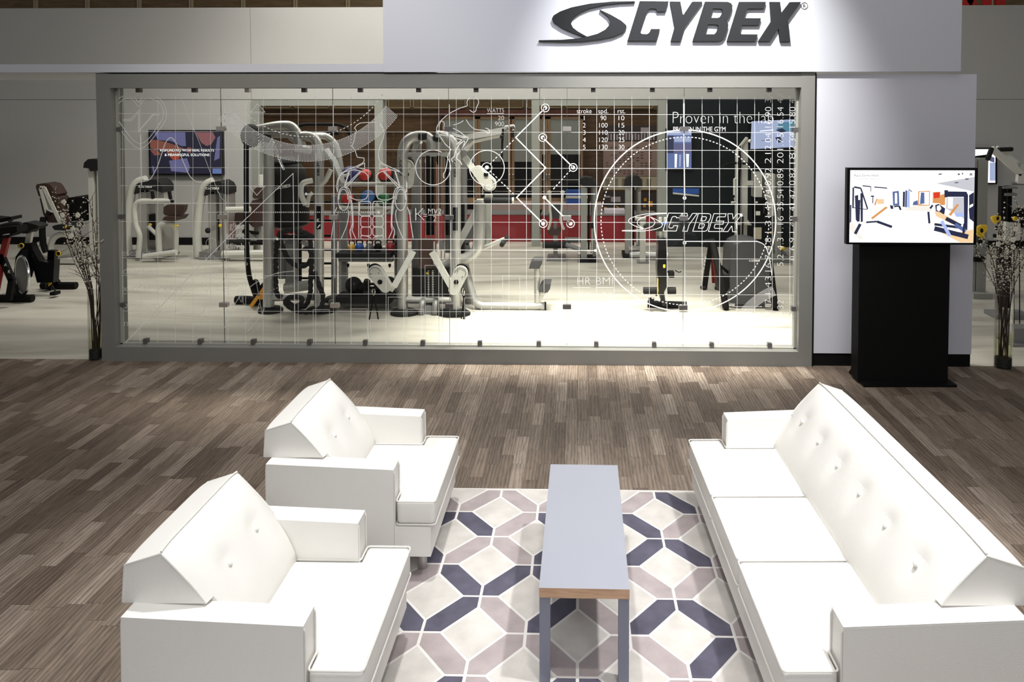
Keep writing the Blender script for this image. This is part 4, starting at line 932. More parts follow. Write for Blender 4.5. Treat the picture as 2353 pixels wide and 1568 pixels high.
# neighbouring stand seen through the openings: wooden wall, cabinets, notices, red counters
YN = 17.4
b = MB(); b.bx(xx(560, YN), xx(1560, YN), YN, YN+.1, 0, zy(252, YN))
for x in (640, 700, 790, 905, 985): b.bx(xx(x, YN)-.03, xx(x, YN)+.03, YN-.02, YN, .3, zy(300, YN))
for y in (262, 300, 345): b.bx(xx(560, YN), xx(1010, YN), YN-.025, YN, zy(y, YN)-.05, zy(y, YN)+.02)
struct(b.build('wall_neighbour_stand', M['woodw']))
b = MB(); b.mi = 0; b.bx(xx(560, YN), xx(1560, YN), YN-.05, YN-.02, zy(252, YN), zy(205, YN))
b.mi = 1
for x0, x1 in ((612, 672), (680, 760), (770, 850), (895, 946), (952, 1071), (1080, 1203), (1212, 1290), (1300, 1400), (1410, 1500)):
    for (p, q, r_, s_) in ((x0, x1, 249, 247), (x0, x1, 224, 222), (x0, x0+1.6, 249, 222), (x1-1.6, x1, 249, 222)): b.bx(xx(p, YN), xx(q, YN), YN-.07, YN-.05, zy(r_, YN), zy(s_, YN))
struct(b.build('wall_neighbour_fascia', [M['hallp'], M['hallm']]))
def cabinet(x0, x1, doors, label, refl_y):
    Y = YN-.45; t = thing('display_cabinet', label, 'cabinet', ((xx(x0, Y)+xx(x1, Y))/2, Y+.2, 0))
    zt2, zb2 = zy(252, Y), .35
    b = MB(); b.bx(xx(x0, Y), xx(x1, Y), Y+.02, Y+.44, zb2, zt2); b.bx(xx(x0, Y)-.02, xx(x1, Y)+.02, Y-.02, Y+.44, zt2-.14, zt2, .01); b.bx(xx(x0, Y)+.03, xx(x1, Y)-.03, Y+.06, Y+.4, 0, zb2)
    b.build('carcass', M['maho'], t)
    for d0, d1, hs in doors:
        a_, c_ = xx(d0, Y)+.004, xx(d1, Y)-.004; z1 = zt2-.15; z0 = zb2+.02; s_ = .055
        b = MB(); b.bx(a_, a_+s_, Y-.01, Y+.02, z0, z1); b.bx(c_-s_, c_, Y-.01, Y+.02, z0, z1); b.bx(a_, c_, Y-.01, Y+.02, z1-s_, z1); b.bx(a_, c_, Y-.01, Y+.02, z0, z0+s_); b.bx(a_, c_, Y-.008, Y+.02, zy(470, Y), zy(455, Y))
        d = b.build('door', M['tan'], t)
        b = MB(); zm_ = zy(refl_y, Y); b.mi = 0; b.bx(a_+s_, c_-s_, Y, Y+.012, zm_, z1-s_); b.mi = 1; b.bx(a_+s_, c_-s_, Y, Y+.012, z0+s_, zm_)  # upper glass pale grey: reflection put into the colour, dark glass below
        b.mi = 2
        for y in (414, 441): b.bx(a_+s_, c_-s_, Y-.004, Y, zy(y, Y), zy(y-1.5, Y))
        b.build('pane', [M['paneg'], M['darkg'], M['chrome']], d)
        hx_ = c_-s_/2 if hs > 0 else a_+s_/2
        b = MB(); b.cyl((hx_, Y-.04, zy(415, Y)), (hx_, Y-.04, zy(402, Y)), .014, n=8); b.sph((hx_, Y-.045, zy(402, Y)), .022, (1, 1, 1), 8, 6); b.build('handle', M['chrome'], d)
    return t
cabinet(1012, 1232, [(1016, 1098, 1), (1098, 1174, 1), (1176, 1232, -1)], 'mahogany cabinet with glazed doors seen between the first two pairs of grey columns', 372)
cabinet(1238, 1342, [(1239, 1259, 1), (1259, 1340, -1)], 'mahogany cabinet with a glass door showing a pale reflection beside the printed table of strokes', 355)
def sheet(name, q, Y, m, label, cat, marks=None, mk=None, d=.014):
    b = MB(); b.mi = 0; wx(*q, Y, d, .002, b)
    if marks:
        b.mi = 1
        for (x0, x1, y0, y1) in marks: wx(x0, x1, y0, y1, Y-.003, .002, 0, b)
    return one(b, name, [m]+([mk] if mk else []), label, cat, P((q[0]+q[1])/2, q[3], Y))
YP = YN-.016
rnd = random.Random(5)
sheet('orchestra_poster', (1384, 1509, 288, 324), YP, M['ink'], 'dark wide poster high on the wooden wall behind the printed table', 'poster', [(1395+7*i, 1399+7*i, 303+rnd.uniform(0, 6), 322) for i in range(16)]+[(1472, 1490, 293, 303)], M['lav'])
sheet('notice_board', (1386, 1510, 325, 405), YP, M['pinkp'], 'large pinkish notice covered in small print under the dark wide poster', 'notice', [(1392+x*10, 1398+x*10, y, y+1.4) for y in range(338, 400, 6) for x in range(11) if rnd.random() < .6], M['ink'])
sheet('price_list', (1386, 1510, 406, 436), YP, M['paper'], 'cream sheet with columns of small print below the pinkish notice', 'notice', [(1391+x*19, 1401+x*19, y, y+1) for y in range(411, 432, 3) for x in range(6)], M['ink'])
sheet('picture_panel', (1388, 1438, 441, 482), YP, M['ink'], 'dark picture with orange slashes on the wooden wall at the left of the grey tower', 'picture', [(1390, 1402, 450, 454), (1404, 1426, 452, 464)], M['lav'])
sheet('picture_panel', (1474, 1510, 441, 482), YP, M['ink'], 'dark picture with orange spots on the wooden wall at the right of the grey tower', 'picture', [(1480, 1486, 455, 462), (1490, 1500, 462, 474), (1478, 1484, 470, 476)], M['orange'])
for q in ([(1387,476),(1393,476),(1408,487),(1396,487)], [(1412,470),(1418,474),(1438,488),(1428,488)], [(1478,481),(1500,487),(1488,489)]):
    b = MB(); b.prism(PX_(YP-.004)(*q), (0, .018, 0)); one(b, 'orange_streamer', M['orange'], 'orange pointed streamer low on the wooden wall beside the grey tower', 'decoration', P(q[0][0], 488, YP), 'orange streamers')
YC = 15.3
sheet('lilac_card', (1389, 1436, 482, 494), YC+.1, M['lav'], 'pale lilac card lying on the red counter below the orange streamers', 'card', d=.3)
sheet('draped_table', (1095, 1220, 468, 543), 16.15, M['pinkp'], 'pinkish draped table behind the middle red counter', 'table', d=.5)
sheet('draped_table', (1246, 1383, 470, 543), 16.15, M['pinkp'], 'pinkish draped table behind the red counter, under the blue box', 'table', d=.5)
def counter(x0, x1, y0, label):
    Y = YC; b = MB(); b.mi = 0; b.bx(xx(x0, Y), xx(x1, Y), Y, Y+.5, 0, zy(y0, Y), .01); b.mi = 1; b.bx(xx(x0, Y)-.01, xx(x1, Y)+.01, Y-.015, Y+.52, zy(y0, Y), zy(y0, Y)+.03, .006)
    return one(b, 'red_counter', [M['redp'], M['powd']], label, 'counter', ((xx(x0, Y)+xx(x1, Y))/2, Y, 0))
counter(604, 858, 497, 'dark red counter beyond the first opening, behind the rack of balls')
counter(886, 1218, 494, 'dark red counter beyond the middle opening, behind the cable machine')
counter(1244, 1508, 495, 'dark red counter beyond the third opening, behind the grey towers')
b = MB(); b.mi = 0; a = [P(x, 432, YC+.9) for x in (1300, 1352)]
zb3 = zy(470, 16.15); b.bx(a[0].x, a[1].x, 16.25, 16.5, zb3, zy(438, 16.25)); b.mi = 1; b.bx(a[0].x, a[1].x, 16.23, 16.25, zy(456, 16.25), zy(450, 16.25))
one(b, 'blue_box', [M['bluev'], M['cream']], 'blue box with a pale stripe standing on the draped table', 'box', ((a[0].x+a[1].x)/2, 16.3, zb3))

# ---------------------------------------------------------------- training rig with bag and ropes
Y = 9.86; p = PX_(Y)
rig = thing('training_rig', 'silver grey training rig of curved posts carrying the punching bag', 'exercise rig', G(690, 716))
def part(name, m, build, root, **k):
    b = MB(); build(b); return b.build(name, m, root, **k)
def foot(b, x, y, w_, d_=.30, h_=.055, Yb=None):
    c = G(x, y); b.lathe([(.01, 0), (1, 0), (1, .55), (.8, 1), (.01, 1)], (0, 0, 0), 24)
    for v in b.bm.verts:
        if not v.tag: v.co = Vector((c.x+v.co.x*w_, c.y+v.co.y*d_*.5, v.co.z*h_)); v.tag = True
def post(b, x, y0, y1, Yp, w_, d_=None, bev=.02):
    a, c = P(x, y0, Yp), P(x, y1, Yp); d_ = d_ or w_
    b.bx(a.x-w_/2, a.x+w_/2, Yp-d_/2, Yp+d_/2, c.z, a.z, bev, 3)
part('post', M['pow'], lambda b: b.tube(p((618,704),(618,400),(614,320),(604,303),(586,301)), .07, 14, fil=.12), rig)
part('post', M['pow'], lambda b: b.tube(p((733,704),(733,338),(722,316),(700,312),(690,314)), .062, 14, fil=.15), rig)
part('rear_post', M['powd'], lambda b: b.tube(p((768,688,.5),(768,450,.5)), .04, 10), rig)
part('rear_post', M['pow'], lambda b: b.tube(p((786,676,.45),(786,410,.45),(774,335,.45),(752,312,.4),(700,312,.1)), .045, 12, fil=.2), rig)
part('top_beam', M['pow'], lambda b: (b.tube(p((583,300),(640,289),(668,289),(682,305),(692,336)), .065, 14, fil=.1), b.tube(p((590,309),(700,312)), .04, 10)), rig)
part('brace', M['pow'], lambda b: b.tube(p((645,291),(672,318),(693,336)), .04, 10), rig)
part('brace', M['pow'], lambda b: b.tube(p((748,344),(768,372),(786,420)), .045, 10), rig)
part('brace', M['pow'], lambda b: b.tube(p((606,560),(646,545)), .03, 8), rig)
part('brace', M['pow'], lambda b: b.rect(p((652,553),(622,575)), .06, .04), rig)
part('brace', M['pow'], lambda b: b.rect(p((695,553),(720,578)), .06, .04), rig)
for q_, r0 in ((((624,684),(722,682)), .05), (((655,663,.4),(712,655,.4)), .07), (((714,345,.1),(680,340,.1)), .05)): part('crossbar', M['pow'], lambda b: b.tube(p(*q_), r0, 12), rig)
part('middle_column', M['powd'], lambda b: post(b, 669, 540, 656, Y+.45, .13), rig)
part('middle_column', M['powd'], lambda b: post(b, 648, 556, 640, Y+.4, .08), rig)
part('ladder', M['black'], lambda b: ([b.bx(*(lambda a, c: (a.x, c.x))(P(690, y, Y+.55), P(763, y, Y+.55)), Y+.53, Y+.57, P(0, y+4, Y+.55).z, P(0, y, Y+.55).z) for y in (460, 502, 537, 569, 600, 634)], b.tube(p((686,380,.55),(686,664,.55)), .045, 8)), rig)
for q_, r0 in ((((718,415,-.15),(698,420,-.2),(692,432,-.2),(693,450,-.2),(702,470,-.15)), .035), (((760,390,-.1),(748,415,-.1),(736,425,-.1)), .03), (((718,443,-.1),(710,452,-.12),(706,475,-.1)), .025), (((774,402,.2),(795,404,.1),(802,398,.1)), .022)): part('handle_bar', M['cream'], lambda b: b.tube(p(*q_), r0, 10, k=3), rig)
part('top_hoop', M['black'], lambda b: (b.tube(p((676,304,.6),(684,290,.6),(700,286,.6),(780,286,.6),(795,294,.6),(808,315,.6)), .022, 8, fil=.1), b.tube(p((676,304,.6),(690,306,.6),(778,306,.6)), .03, 8)), rig)
part('foot', M['rubber'], lambda b: foot(b, 622, 716, .155), rig)
part('foot', M['rubber'], lambda b: foot(b, 738, 716, .19), rig)
part('foot', M['rubber'], lambda b: foot(b, 770, 691, .14), rig)
part('drum_pad', M['rubber'], lambda b: (b.sph(P(577, 312, Y-.05), .12, (1.1, .9, 1.25)), b.tube(p((560,305,-.05),(620,320,-.05)), .05, 10)), rig)
def vlogo(b, x, y0, y1, Yp):
    a, c = P(x, (y0+y1)/2, Yp), None; L_ = (P(x, y0, Yp)-P(x, y1, Yp)).length
    logo(b, a, (0, 0, -1), (1, 0, 0), L_)
part('lettering', M['blk_emb'], lambda b: vlogo(b, 731, 364, 405, Y-.075), rig, smooth=False)
def plate(b, pts, Yp, t_=.01): b.prism(PX_(Yp)(*pts), (0, t_, 0))
part('label_plate', M['black'], lambda b: plate(b, [(725,474),(737,474),(737,527),(725,527)], Y-.073), rig)
part('label_print', M['whiteink'], lambda b: put_text(b, 'K', P(728.5, 510, Y-.075), (1, 0, 0), (0, 0, 1), height=.06), rig, smooth=False)
part('label_print', M['whiteink'], lambda b: b.prism(PX_(Y-.076)((728,524),(731,524),(737,517),(734,516)), (0, .001, 0)), rig, smooth=False)

# bag
bagt = thing('punching_bag', 'large black punching bag hanging on chains inside the training rig', 'punching bag', P(664, 526, 10.15))
def bagm(b):
    c0, c1 = P(657, 374, 10.15), P(668, 526, 10.15); q = (c0-c1).to_track_quat('Z', 'Y').to_euler(); L_ = (c0-c1).length
    b.lathe([(.02, 0), (.16, .01), (.23, .05), (.25, .12), (.25, L_-.2), (.235, L_-.1), (.18, L_-.02), (.02, L_)], c1, 32, q)
part('bag_body', M['bag'], bagm, bagt)
for pth in (p((616,290,.1),(616,330,.1),(622,398,.1)), p((617,300,.15),(640,362,.1),(652,388,.0))): part('chain', M['chrome'], lambda b: [b.tube([q+Vector((.011*math.cos(t), .006*math.sin(t)*(i % 2), .02*math.sin(t))) for t in (0, 1.05, 2.1, 3.14, 4.2, 5.2)], .0035, 5, closed=True) for i, q in enumerate(catmull(pth, 14))], bagt)
def bagtxt(b):
    logo(b, P(648, 430, 9.88), Vector((1, -.25, .22)), Vector((-.22, 0, 1)), .26)
part('lettering', M['whiteink'], bagtxt, bagt, smooth=False)
part('top_strap', M['rubber'], lambda b: b.sph(P(656, 372, 10.15), .19, (1, 1, .35), 16, 8), bagt)
# ropes
def rope(label, pts, r=.029, ext=0):
    b = MB(); q = catmull([P(x, y, 9.72+(d if d else 0)) for x, y, d in pts], 8); b.tube(q, r*.8, 8)
    a0 = None
    for s_ in (0, 2.1, 4.2):      # three strands laid round the core
        h = []; L_ = 0
        for i, c_ in enumerate(q):
            if i: L_ += (c_-q[i-1]).length
            d = (q[min(i+1, len(q)-1)]-q[max(i-1, 0)]).normalized(); u, v = circ_frame(d, Vector((0, 1, 0))); t = L_*28+s_
            h.append(c_+(u*math.cos(t)+v*math.sin(t))*r*.55)
        b.tube(h, r*.6, 6)
    return one(b, 'battle_rope', M['rope'], label, 'rope', (q[-1].x, q[-1].y, q[-1].z-r), 'battle ropes on the training rig')
rope('thick black rope in a wide loop high on the rig below the punching bag', [(640,540,0),(652,575,0),(664,598,0),(684,612,0),(706,608,0),(716,590,0),(712,575,0),(700,571,.05)])
rope('thick black rope dropping straight beside the right rig post to the floor', [(712,545,0),(716,590,-.05),(714,640,-.05),(713,672,-.05),(704,700,-.05),(688,706,-.1),(668,700,-.1),(659,690,-.05)])
rope('thick black rope bowing out over the right rig post to the floor', [(722,625,-.08),(733,655,-.1),(742,680,-.1),(739,704,-.1),(722,716,-.15),(690,717,-.2),(666,706,-.25),(656,694,-.3),(666,684,-.3),(690,684,-.3),(694,694,-.3),(684,704,-.3)])
rope('thick black rope hanging beside the left rig post', [(636,552,.1),(634,600,.1),(634,650,.1),(637,676,.1),(648,684,.1)])
rope('thick black rope wound across the rig just under the punching bag', [(640,538,.0),(662,530,-.03),(690,532,-.05),(716,545,0),(690,546,.1),(655,545,.1),(640,540,.1)], .033)
# black bent post with foot, yellow straps
t = thing('bent_black_post', 'tall thin black post with a bent lower end standing left of the rig', 'stand', G(560, 700))
part('post', M['black'], lambda b: b.tube(p((566,318,.1),(566,440,.1),(567,570,.15),(572,630,.2),(583,668,.25),(592,690,.3)), .032, 10, k=4), t)
part('foot', M['black'], lambda b: b.tube([G(543, 698)+Vector((0, 0, .05)), G(575, 700)+Vector((0, 0, .06)), G(614, 706)+Vector((0, 0, .05))], .055, 12, k=3), t)
part('loop', M['black'], lambda b: (b.tube(p((588,676,.25),(583,655,.25),(587,646,.25),(592,655,.25),(596,680,.25)), .03, 10, k=3), b.tube(p((590,690,.25),(600,660,.25),(612,646,.25)), .025, 8)), t)
b = MB(); 
for q in ([(577,704),(596,678),(608,662)], [(584,698),(602,688),(604,670)]): b.rect([G(q[0][0], q[0][1]+2)+Vector((0, 0, .01))]+[P(x, y, 10.1) for x, y in q[1:]], .045, .03)
one(b, 'orange_strap', M['orange'], 'orange folded strap leaning on the black post at the foot of the rig', 'strap', G(577, 706))

# ---------------------------------------------------------------- storage rack
YR = 10.2; r_ = PX_(YR)
rack = thing('storage_rack', 'grey storage rack holding coloured balls and kettlebells behind the torso print', 'rack', G(850, 700))
for x in (790, 912): part('post', M['powd'], lambda b: post(b, x, 400, 694, YR+.02, .07), rack)
part('shelf_rail', M['cream'], lambda b: (b.tube(r_((780,422,-.15),(930,422,-.15)), .02, 8), b.tube(r_((780,422,.2),(930,422,.2)), .02, 8)), rack)
part('shelf_rail', M['cream'], lambda b: (b.tube(r_((780,477,-.15),(905,478,-.15)), .022, 8), b.tube(r_((780,477,.2),(905,478,.2)), .022, 8)), rack)
tz1, tz2 = P(0, 571, YR).z, P(0, 669, YR-.1).z
part('shelf_tray', M['rubber'], lambda b: b.bx(xx(784, YR), xx(906, YR), YR-.28, YR+.2, tz1-.06, tz1, .025, 3), rack)
part('shelf_bar', M['powd'], lambda b: b.bx(xx(786, YR), xx(908, YR), YR-.2, YR-.1, tz1-.12, tz1-.062, .01), rack)
part('shelf_tray', M['rubber'], lambda b: b.bx(xx(784, YR), xx(908, YR), YR-.35, YR+.2, tz2-.08, tz2, .03, 3), rack)
part('shelf_bar', M['powd'], lambda b: b.bx(xx(762, YR), xx(930, YR), YR-.2, YR-.1, tz2-.15, tz2-.082, .01), rack)
part('small_bolt', M['black'], lambda b: [b.lathe([(.018, 0), (.018, .03), (.004, .05)], (P(x, 590, YR-.2).x, YR-.17, tz1-.15), 8, Euler((math.pi, 0, 0))) for x in (798, 845, 894)], rack)
def ball(x, z, rpx, Yc, m, label, cap=None, grp='medicine balls on the rack', cat='ball'):
    rr_ = sz(rpx, Yc); c = P(x, 500, Yc); c.z = z+rr_; t = thing('medicine_ball', label, cat, (c.x, c.y, z), 0, grp)
    part('ball_body', M['rubber'] if cap else m, lambda b: b.sph(c, rr_, u=28, v=18), t)
    if cap:
        d = Vector((-.12, -1, .5)).normalized()
        def capb(b):
            q = d.to_track_quat('Z', 'Y').to_euler(); b.lathe([(rr_*1.012*math.sin(a), rr_*1.012*math.cos(a)) for a in (1.02, .85, .6, .35, .1)], c, 24, q)
        part('face', cap, capb, t)
    part('valve', M['greyv'], lambda b: b.sph(c+Vector((.3, -.88, .3)).normalized()*rr_*.985, rr_*.1, (1, .5, 1), 10, 6), t)
    return t
zr1, zr2 = P(0, 422, YR-.15).z+.0, P(0, 477, YR-.15).z
ball(806, zr1, 20, YR, M['navy'], 'navy blue ball, first on the top shelf of the rack')
ball(843, zr1, 16.5, YR, M['red'], 'red-faced black ball in the middle of the top shelf of the rack', M['red'])
ball(888, zr1, 18.5, YR, M['red'], 'red-faced black ball at the far end of the top shelf of the rack', M['red'])
ball(802, zr2, 17, YR, M['red'], 'red-faced black ball on the second shelf under the navy ball', M['red'])
ball(848, zr2, 20, YR, M['blue'], 'blue-faced ball in the middle of the second shelf of the rack', M['blue'])
ball(884, zr2, 17, YR, M['green'], 'green-faced ball at the end of the second shelf of the rack', M['green'])
ball(811, tz2, 19, YR-.1, M['rubber'], 'big black ball at the left end of the bottom tray')
ball(893, tz2, 17, YR+.02, M['rubber'], 'big black ball at the right end of the bottom tray, half hidden')
def kettle(x, rpx, m, label, Yc=YR-.08):
    rr_ = sz(rpx, Yc); c = P(x, 500, Yc); c.z = tz1+rr_*.93; t = thing('kettlebell', label, 'kettlebell', (c.x, c.y, tz1), 0, 'kettlebells on the black tray')
    part('bell', m, lambda b: b.lathe([(rr_*.55, -rr_*.92)]+[(rr_*math.cos(a), rr_*math.sin(a)) for a in (-.9, -.6, -.3, 0, .3, .6, .9, 1.2)]+[(.01, rr_)], c, 22), t)
    part('handle', M['black'], lambda b: b.tube([c+Vector((s_*rr_, 0, z_*rr_)) for s_, z_ in ((-.62, .7), (-.72, 1.3), (-.45, 1.62), (0, 1.72), (.45, 1.62), (.72, 1.3), (.62, .7))], rr_*.17, 8, k=3), t)
for x, r0, m, l in ((808, 9, 'gold', 'gold kettlebell at the left end of the black tray'), (825.5, 10, 'bluev', 'blue kettlebell beside the gold one'), (849, 9.5, 'greyv', 'grey kettlebell in the middle of the tray'), (868, 9.5, 'black', 'black kettlebell right of the grey one'), (896, 11, 'maroon', 'maroon kettlebell at the right end of the tray')): kettle(x, r0, M[m], l)
def dumb(x, y, Yc, label):
    c = P(x, y, Yc); c.z = tz2+.075; b = MB(); b.cyl(c-Vector((.11, 0, 0)), c+Vector((.11, 0, 0)), .018, n=10)
    for s_ in (-1, 1): b.lathe([(.01, -.035), (.06, -.035), (.072, -.02), (.072, .02), (.06, .035), (.01, .035)], c+Vector((s_*.11, 0, 0)), 8, Euler((0, math.pi/2, 0)))
    one(b, 'dumbbell', M['black'], label, 'dumbbell', (c.x, c.y, tz2), 'dumbbells on the bottom tray')
dumb(848, 655, YR-.12, 'black dumbbell beside the big black ball on the bottom tray'); dumb(862, 655, YR+.1, 'black dumbbell behind the other one on the bottom tray')
b = MB(); b.tube(r_((918,540,-.1),(918,640,-.1)), .04, 8)
for y in range(545, 590, 14): b.sph(P(915, y, YR-.14), .045, (1, 1, .8), 12, 8)
one(b, 'knobbed_roller', M['rubber'], 'black knobbed roller hanging beside the right post of the rack', 'roller', P(918, 640, YR-.1))

# ---------------------------------------------------------------- cable machine
cab = thing('cable_machine', 'large silver grey cable machine with two arms standing behind the cyclist print', 'exercise machine', G(985, 720))
part('post', M['pow'], lambda b: b.tube(p((925,712),(925,348),(934,324),(952,313),(978,313),(990,322),(993,345)), .068, 14, fil=.16), cab)
part('post', M['pow'], lambda b: b.tube(p((1047,716),(1047,352),(1041,328),(1026,313),(1003,312)), .066, 14, fil=.16), cab)
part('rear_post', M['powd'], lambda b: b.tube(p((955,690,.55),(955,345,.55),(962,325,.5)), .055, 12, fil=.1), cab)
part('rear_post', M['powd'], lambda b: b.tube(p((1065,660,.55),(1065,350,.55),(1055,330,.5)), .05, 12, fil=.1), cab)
part('cross_plate', M['pow'], lambda b: b.bx(P(932, 0, Y).x, P(1034, 0, Y).x, Y-.05, Y+.05, P(0, 358, Y).z, P(0, 350, Y).z, .012), cab)
part('cross_plate', M['pow'], lambda b: (b.rect(p((950,349,.1),(962,322,.1),(975,318,.1)), .05, .05), b.rect(p((1010,345,.1),(1030,325,.1)), .05, .05), b.bx(P(997, 0, Y).x, P(1013, 0, Y).x, Y, Y+.05, P(0, 345, Y).z, P(0, 322, Y).z, .01)), cab)
part('grip_pad', M['rubber'], lambda b: b.tube(p((962,314,-.03),(982,314,-.03)), .05, 12), cab)
part('grip_pad', M['rubber'], lambda b: b.tube(p((997,318,-.02),(1012,318,-.02)), .045, 12), cab)
part('guide_rods', M['chrome'], lambda b: [b.tube(p((x, 360, .25), (x, 612, .25)), .008, 6) for x in (966, 978, 990, 1014, 1022)], cab)
part('copper_rod', M['copper'], lambda b: b.tube(p((1004, 372, .2), (1004, 560, .2)), .014, 6), cab)
part('shroud', M['gloss'], lambda b: [b.bx(P(x0, 0, Y).x, P(x1, 0, Y).x, Y+.3, Y+.33, P(0, 545, Y).z, P(0, 362, Y).z) for x0, x1 in ((962, 984), (1008, 1030))], cab)
part('hanging_handle', M['black'], lambda b: [b.tube(p((x, 358, -.05), (x, y, -.05)), .022, 8) for x, y in ((983, 380), (1008, 378))], cab)
part('back_pad', M['brownpad'], lambda b: b.bx(P(958, 0, Y).x, P(991, 0, Y).x, Y-.02, Y+.06, P(0, 612, Y).z, P(0, 545, Y).z, .018, 3), cab)
part('weight_cover', M['rubber'], lambda b: (b.bx(P(941, 0, Y).x, P(1033, 0, Y).x, Y+.06, Y+.3, P(0, 680, Y).z, P(0, 613, Y).z, .015)), cab)
def nums(b):
    for i in range(16):
        for x in (978.5, 988.5): b.bx(P(x-1.6, 0, Y).x, P(x+1.8, 0, Y).x, Y+.05, Y+.058, P(0, 619+3.9*i+1.6, Y).z, P(0, 619+3.9*i, Y).z)
part('weight_marks', M['whiteink'], nums, cab, smooth=False)
part('selector_pin', M['yellow'], lambda b: b.sph(P(982, 628, Y+.03), .018, (1, .8, 1), 10, 8), cab)
part('side_stack', M['powd'], lambda b: (b.bx(P(1006, 0, Y).x, P(1030, 0, Y).x, Y+.4, Y+.6, P(0, 590, Y).z, P(0, 512, Y).z, .01), b.tube(p((1001,520,.2),(1001,600,.2)), .012, 6), b.bx(P(1002, 0, Y).x, P(1012, 0, Y).x, Y+.1, Y+.16, P(0, 573, Y).z, P(0, 552, Y).z, .008)), cab)
part('crossbar', M['pow'], lambda b: (b.tube(p((932,689),(1040,690)), .045, 12), b.tube(p((940,697,.5),(1060,697,.5)), .04, 10)), cab)
part('foot_pulley', M['powd'], lambda b: (b.lathe([(.01, -.03), (.11, -.03), (.12, 0), (.11, .03), (.01, .03)], P(1002, 706, Y-.05), 20, Euler((0, math.pi/2, 0))), b.lathe([(.01, -.03), (.11, -.03), (.12, 0), (.11, .03), (.01, .03)], P(972, 706, Y-.05), 20, Euler((0, math.pi/2, 0))), b.bx(P(976, 0, Y).x, P(999, 0, Y).x, Y-.1, Y+.05, P(0, 716, Y).z, P(0, 694, Y).z, .02)), cab)
part('foot', M['rubber'], lambda b: foot(b, 929, 722, .175), cab)
part('foot', M['rubber'], lambda b: foot(b, 1043, 723, .21), cab)
def armm(b, pts, hc, ang, Yh):
    b.rect([P(*q) for q in pts], .075, .05, bev=.015)
    e = Euler((math.pi/2, 0, 0)); c = P(*hc)
    n = 24; L_ = .11; rr_ = .09
    u = Vector((math.cos(ang), 0, math.sin(ang))); v = Vector((-math.sin(ang), 0, math.cos(ang)))
    o_ = [c+u*L_+u*rr_*math.cos(t)*1.0+v*rr_*math.sin(t) for t in [-math.pi/2+math.pi*i/10 for i in range(11)]]+[c-u*L_+u*rr_*.75*math.cos(t)+v*rr_*.75*math.sin(t) for t in [math.pi/2+math.pi*i/10 for i in range(11)]]
    b.prism([q+Vector((0, -.06, 0)) for q in o_], (0, .10, 0), .012, 2)
def arm_hole(b, hc):
    c = P(*hc); b.lathe([(.004, -.004), (.03, -.004), (.03, .004), (.004, .004)], c+Vector((0, -.064, 0)), 16, Euler((math.pi/2, 0, 0)))
def mk_arm(pts, hc, ang, hole):
    o = part('arm', M['cream'], lambda b: armm(b, pts, hc, ang, 0), cab)
    b = MB(); arm_hole(b, hole); b.build('pulley_hole', M['black'], o)
    u = Vector((math.cos(ang), 0, math.sin(ang))); v = Vector((-math.sin(ang), 0, math.cos(ang))); c = P(*hc)+u*.11
    b = MB(); b.lathe([(.01, -.015), (.085, -.015), (.092, 0), (.085, .015), (.01, .015)], c+u*.022+Vector((0, .0, 0)), 24, Euler((math.pi/2, 0, 0))); b.build('pulley_wheel', M['black'], o)
    for s_, t_ in ((.02, .045), (-.03, -.04), (-.12, .03)):
        b = MB(); b.lathe([(.003, -.003), (.009, -.003), (.009, .003), (.003, .003)], c+u*s_+v*t_+Vector((0, -.063, 0)), 10, Euler((math.pi/2, 0, 0))); b.build('bolt', M['powd'], o)
    b = MB(); b.tube([c+Vector((0, -.061, 0))+(u*math.cos(t)+v*math.sin(t))*.07 for t in [-1.9+3.8*i/14 for i in range(15)]], .004, 5); b.build('groove', M['powd'], o)
mk_arm([(950,578,Y-.05),(905,660,Y-.25)], (876,642,Y-.3), math.pi*.70, (876,646,Y-.3))
part('arm_elbow', M['cream'], lambda b: b.rect(p((906,664,-.25),(884,652,-.28)), .08, .06, bev=.015), cab)
mk_arm([(993,580,Y-.05),(1037,658,Y-.2)], (1052,645,Y-.25), math.pi*.38, (1050,646,Y-.25))
mk_arm([(1068,362,Y+.1),(1100,405,Y)], (1112,408,Y-.02), -math.pi*.27, (1118,400,Y-.02))
mk_arm([(948,372,Y+.2),(938,385,Y+.15)], (937,402,Y+.1), math.pi*.5, (937,400,Y+.1))
part('boom', M['pow'], lambda b: b.hexa([*(P(x, y, Y+d) for x, y, d in ((1062,323,-.05),(1150,309,-.05),(1150,309,.05),(1062,323,.05),(1062,311,-.05),(1172,289,-.05),(1172,289,.05),(1062,311,.05)))], .012) and b.tube(p((1150,309),(1086,324),(1070,345)), .035, 8), cab)
part('boom_hook', M['chrome'], lambda b: (b.tube(p((1160,292,-.07),(1166,290,-.07),(1168,296,-.07),(1164,301,-.07)), .012, 8, k=3), b.tube(p((1172,290,-.03),(1180,289,-.03),(1183,296,-.03),(1177,301,-.03)), .014, 8, k=3)), cab)
part('hanging_bar', M['black'], lambda b: (b.tube(p((1156,296,-.08),(1154,330,-.08),(1153,380,-.08)), .014, 8), b.sph(P(1153, 314, Y-.1), .025, (1, 1, 1), 10, 8), b.tube(p((1178,300,-.05),(1178,316,-.05)), .016, 8)), cab)
part('lettering', M['blk_emb'], lambda b: vlogo(b, 1045, 367, 408, Y-.075), cab, smooth=False)
part('lettering', M['blk_emb'], lambda b: vlogo(b, 921, 366, 405, Y-.075), cab, smooth=False)
part('label_plate', M['black'], lambda b: plate(b, [(1040,477),(1051,477),(1051,530),(1040,530)], Y-.075), cab)
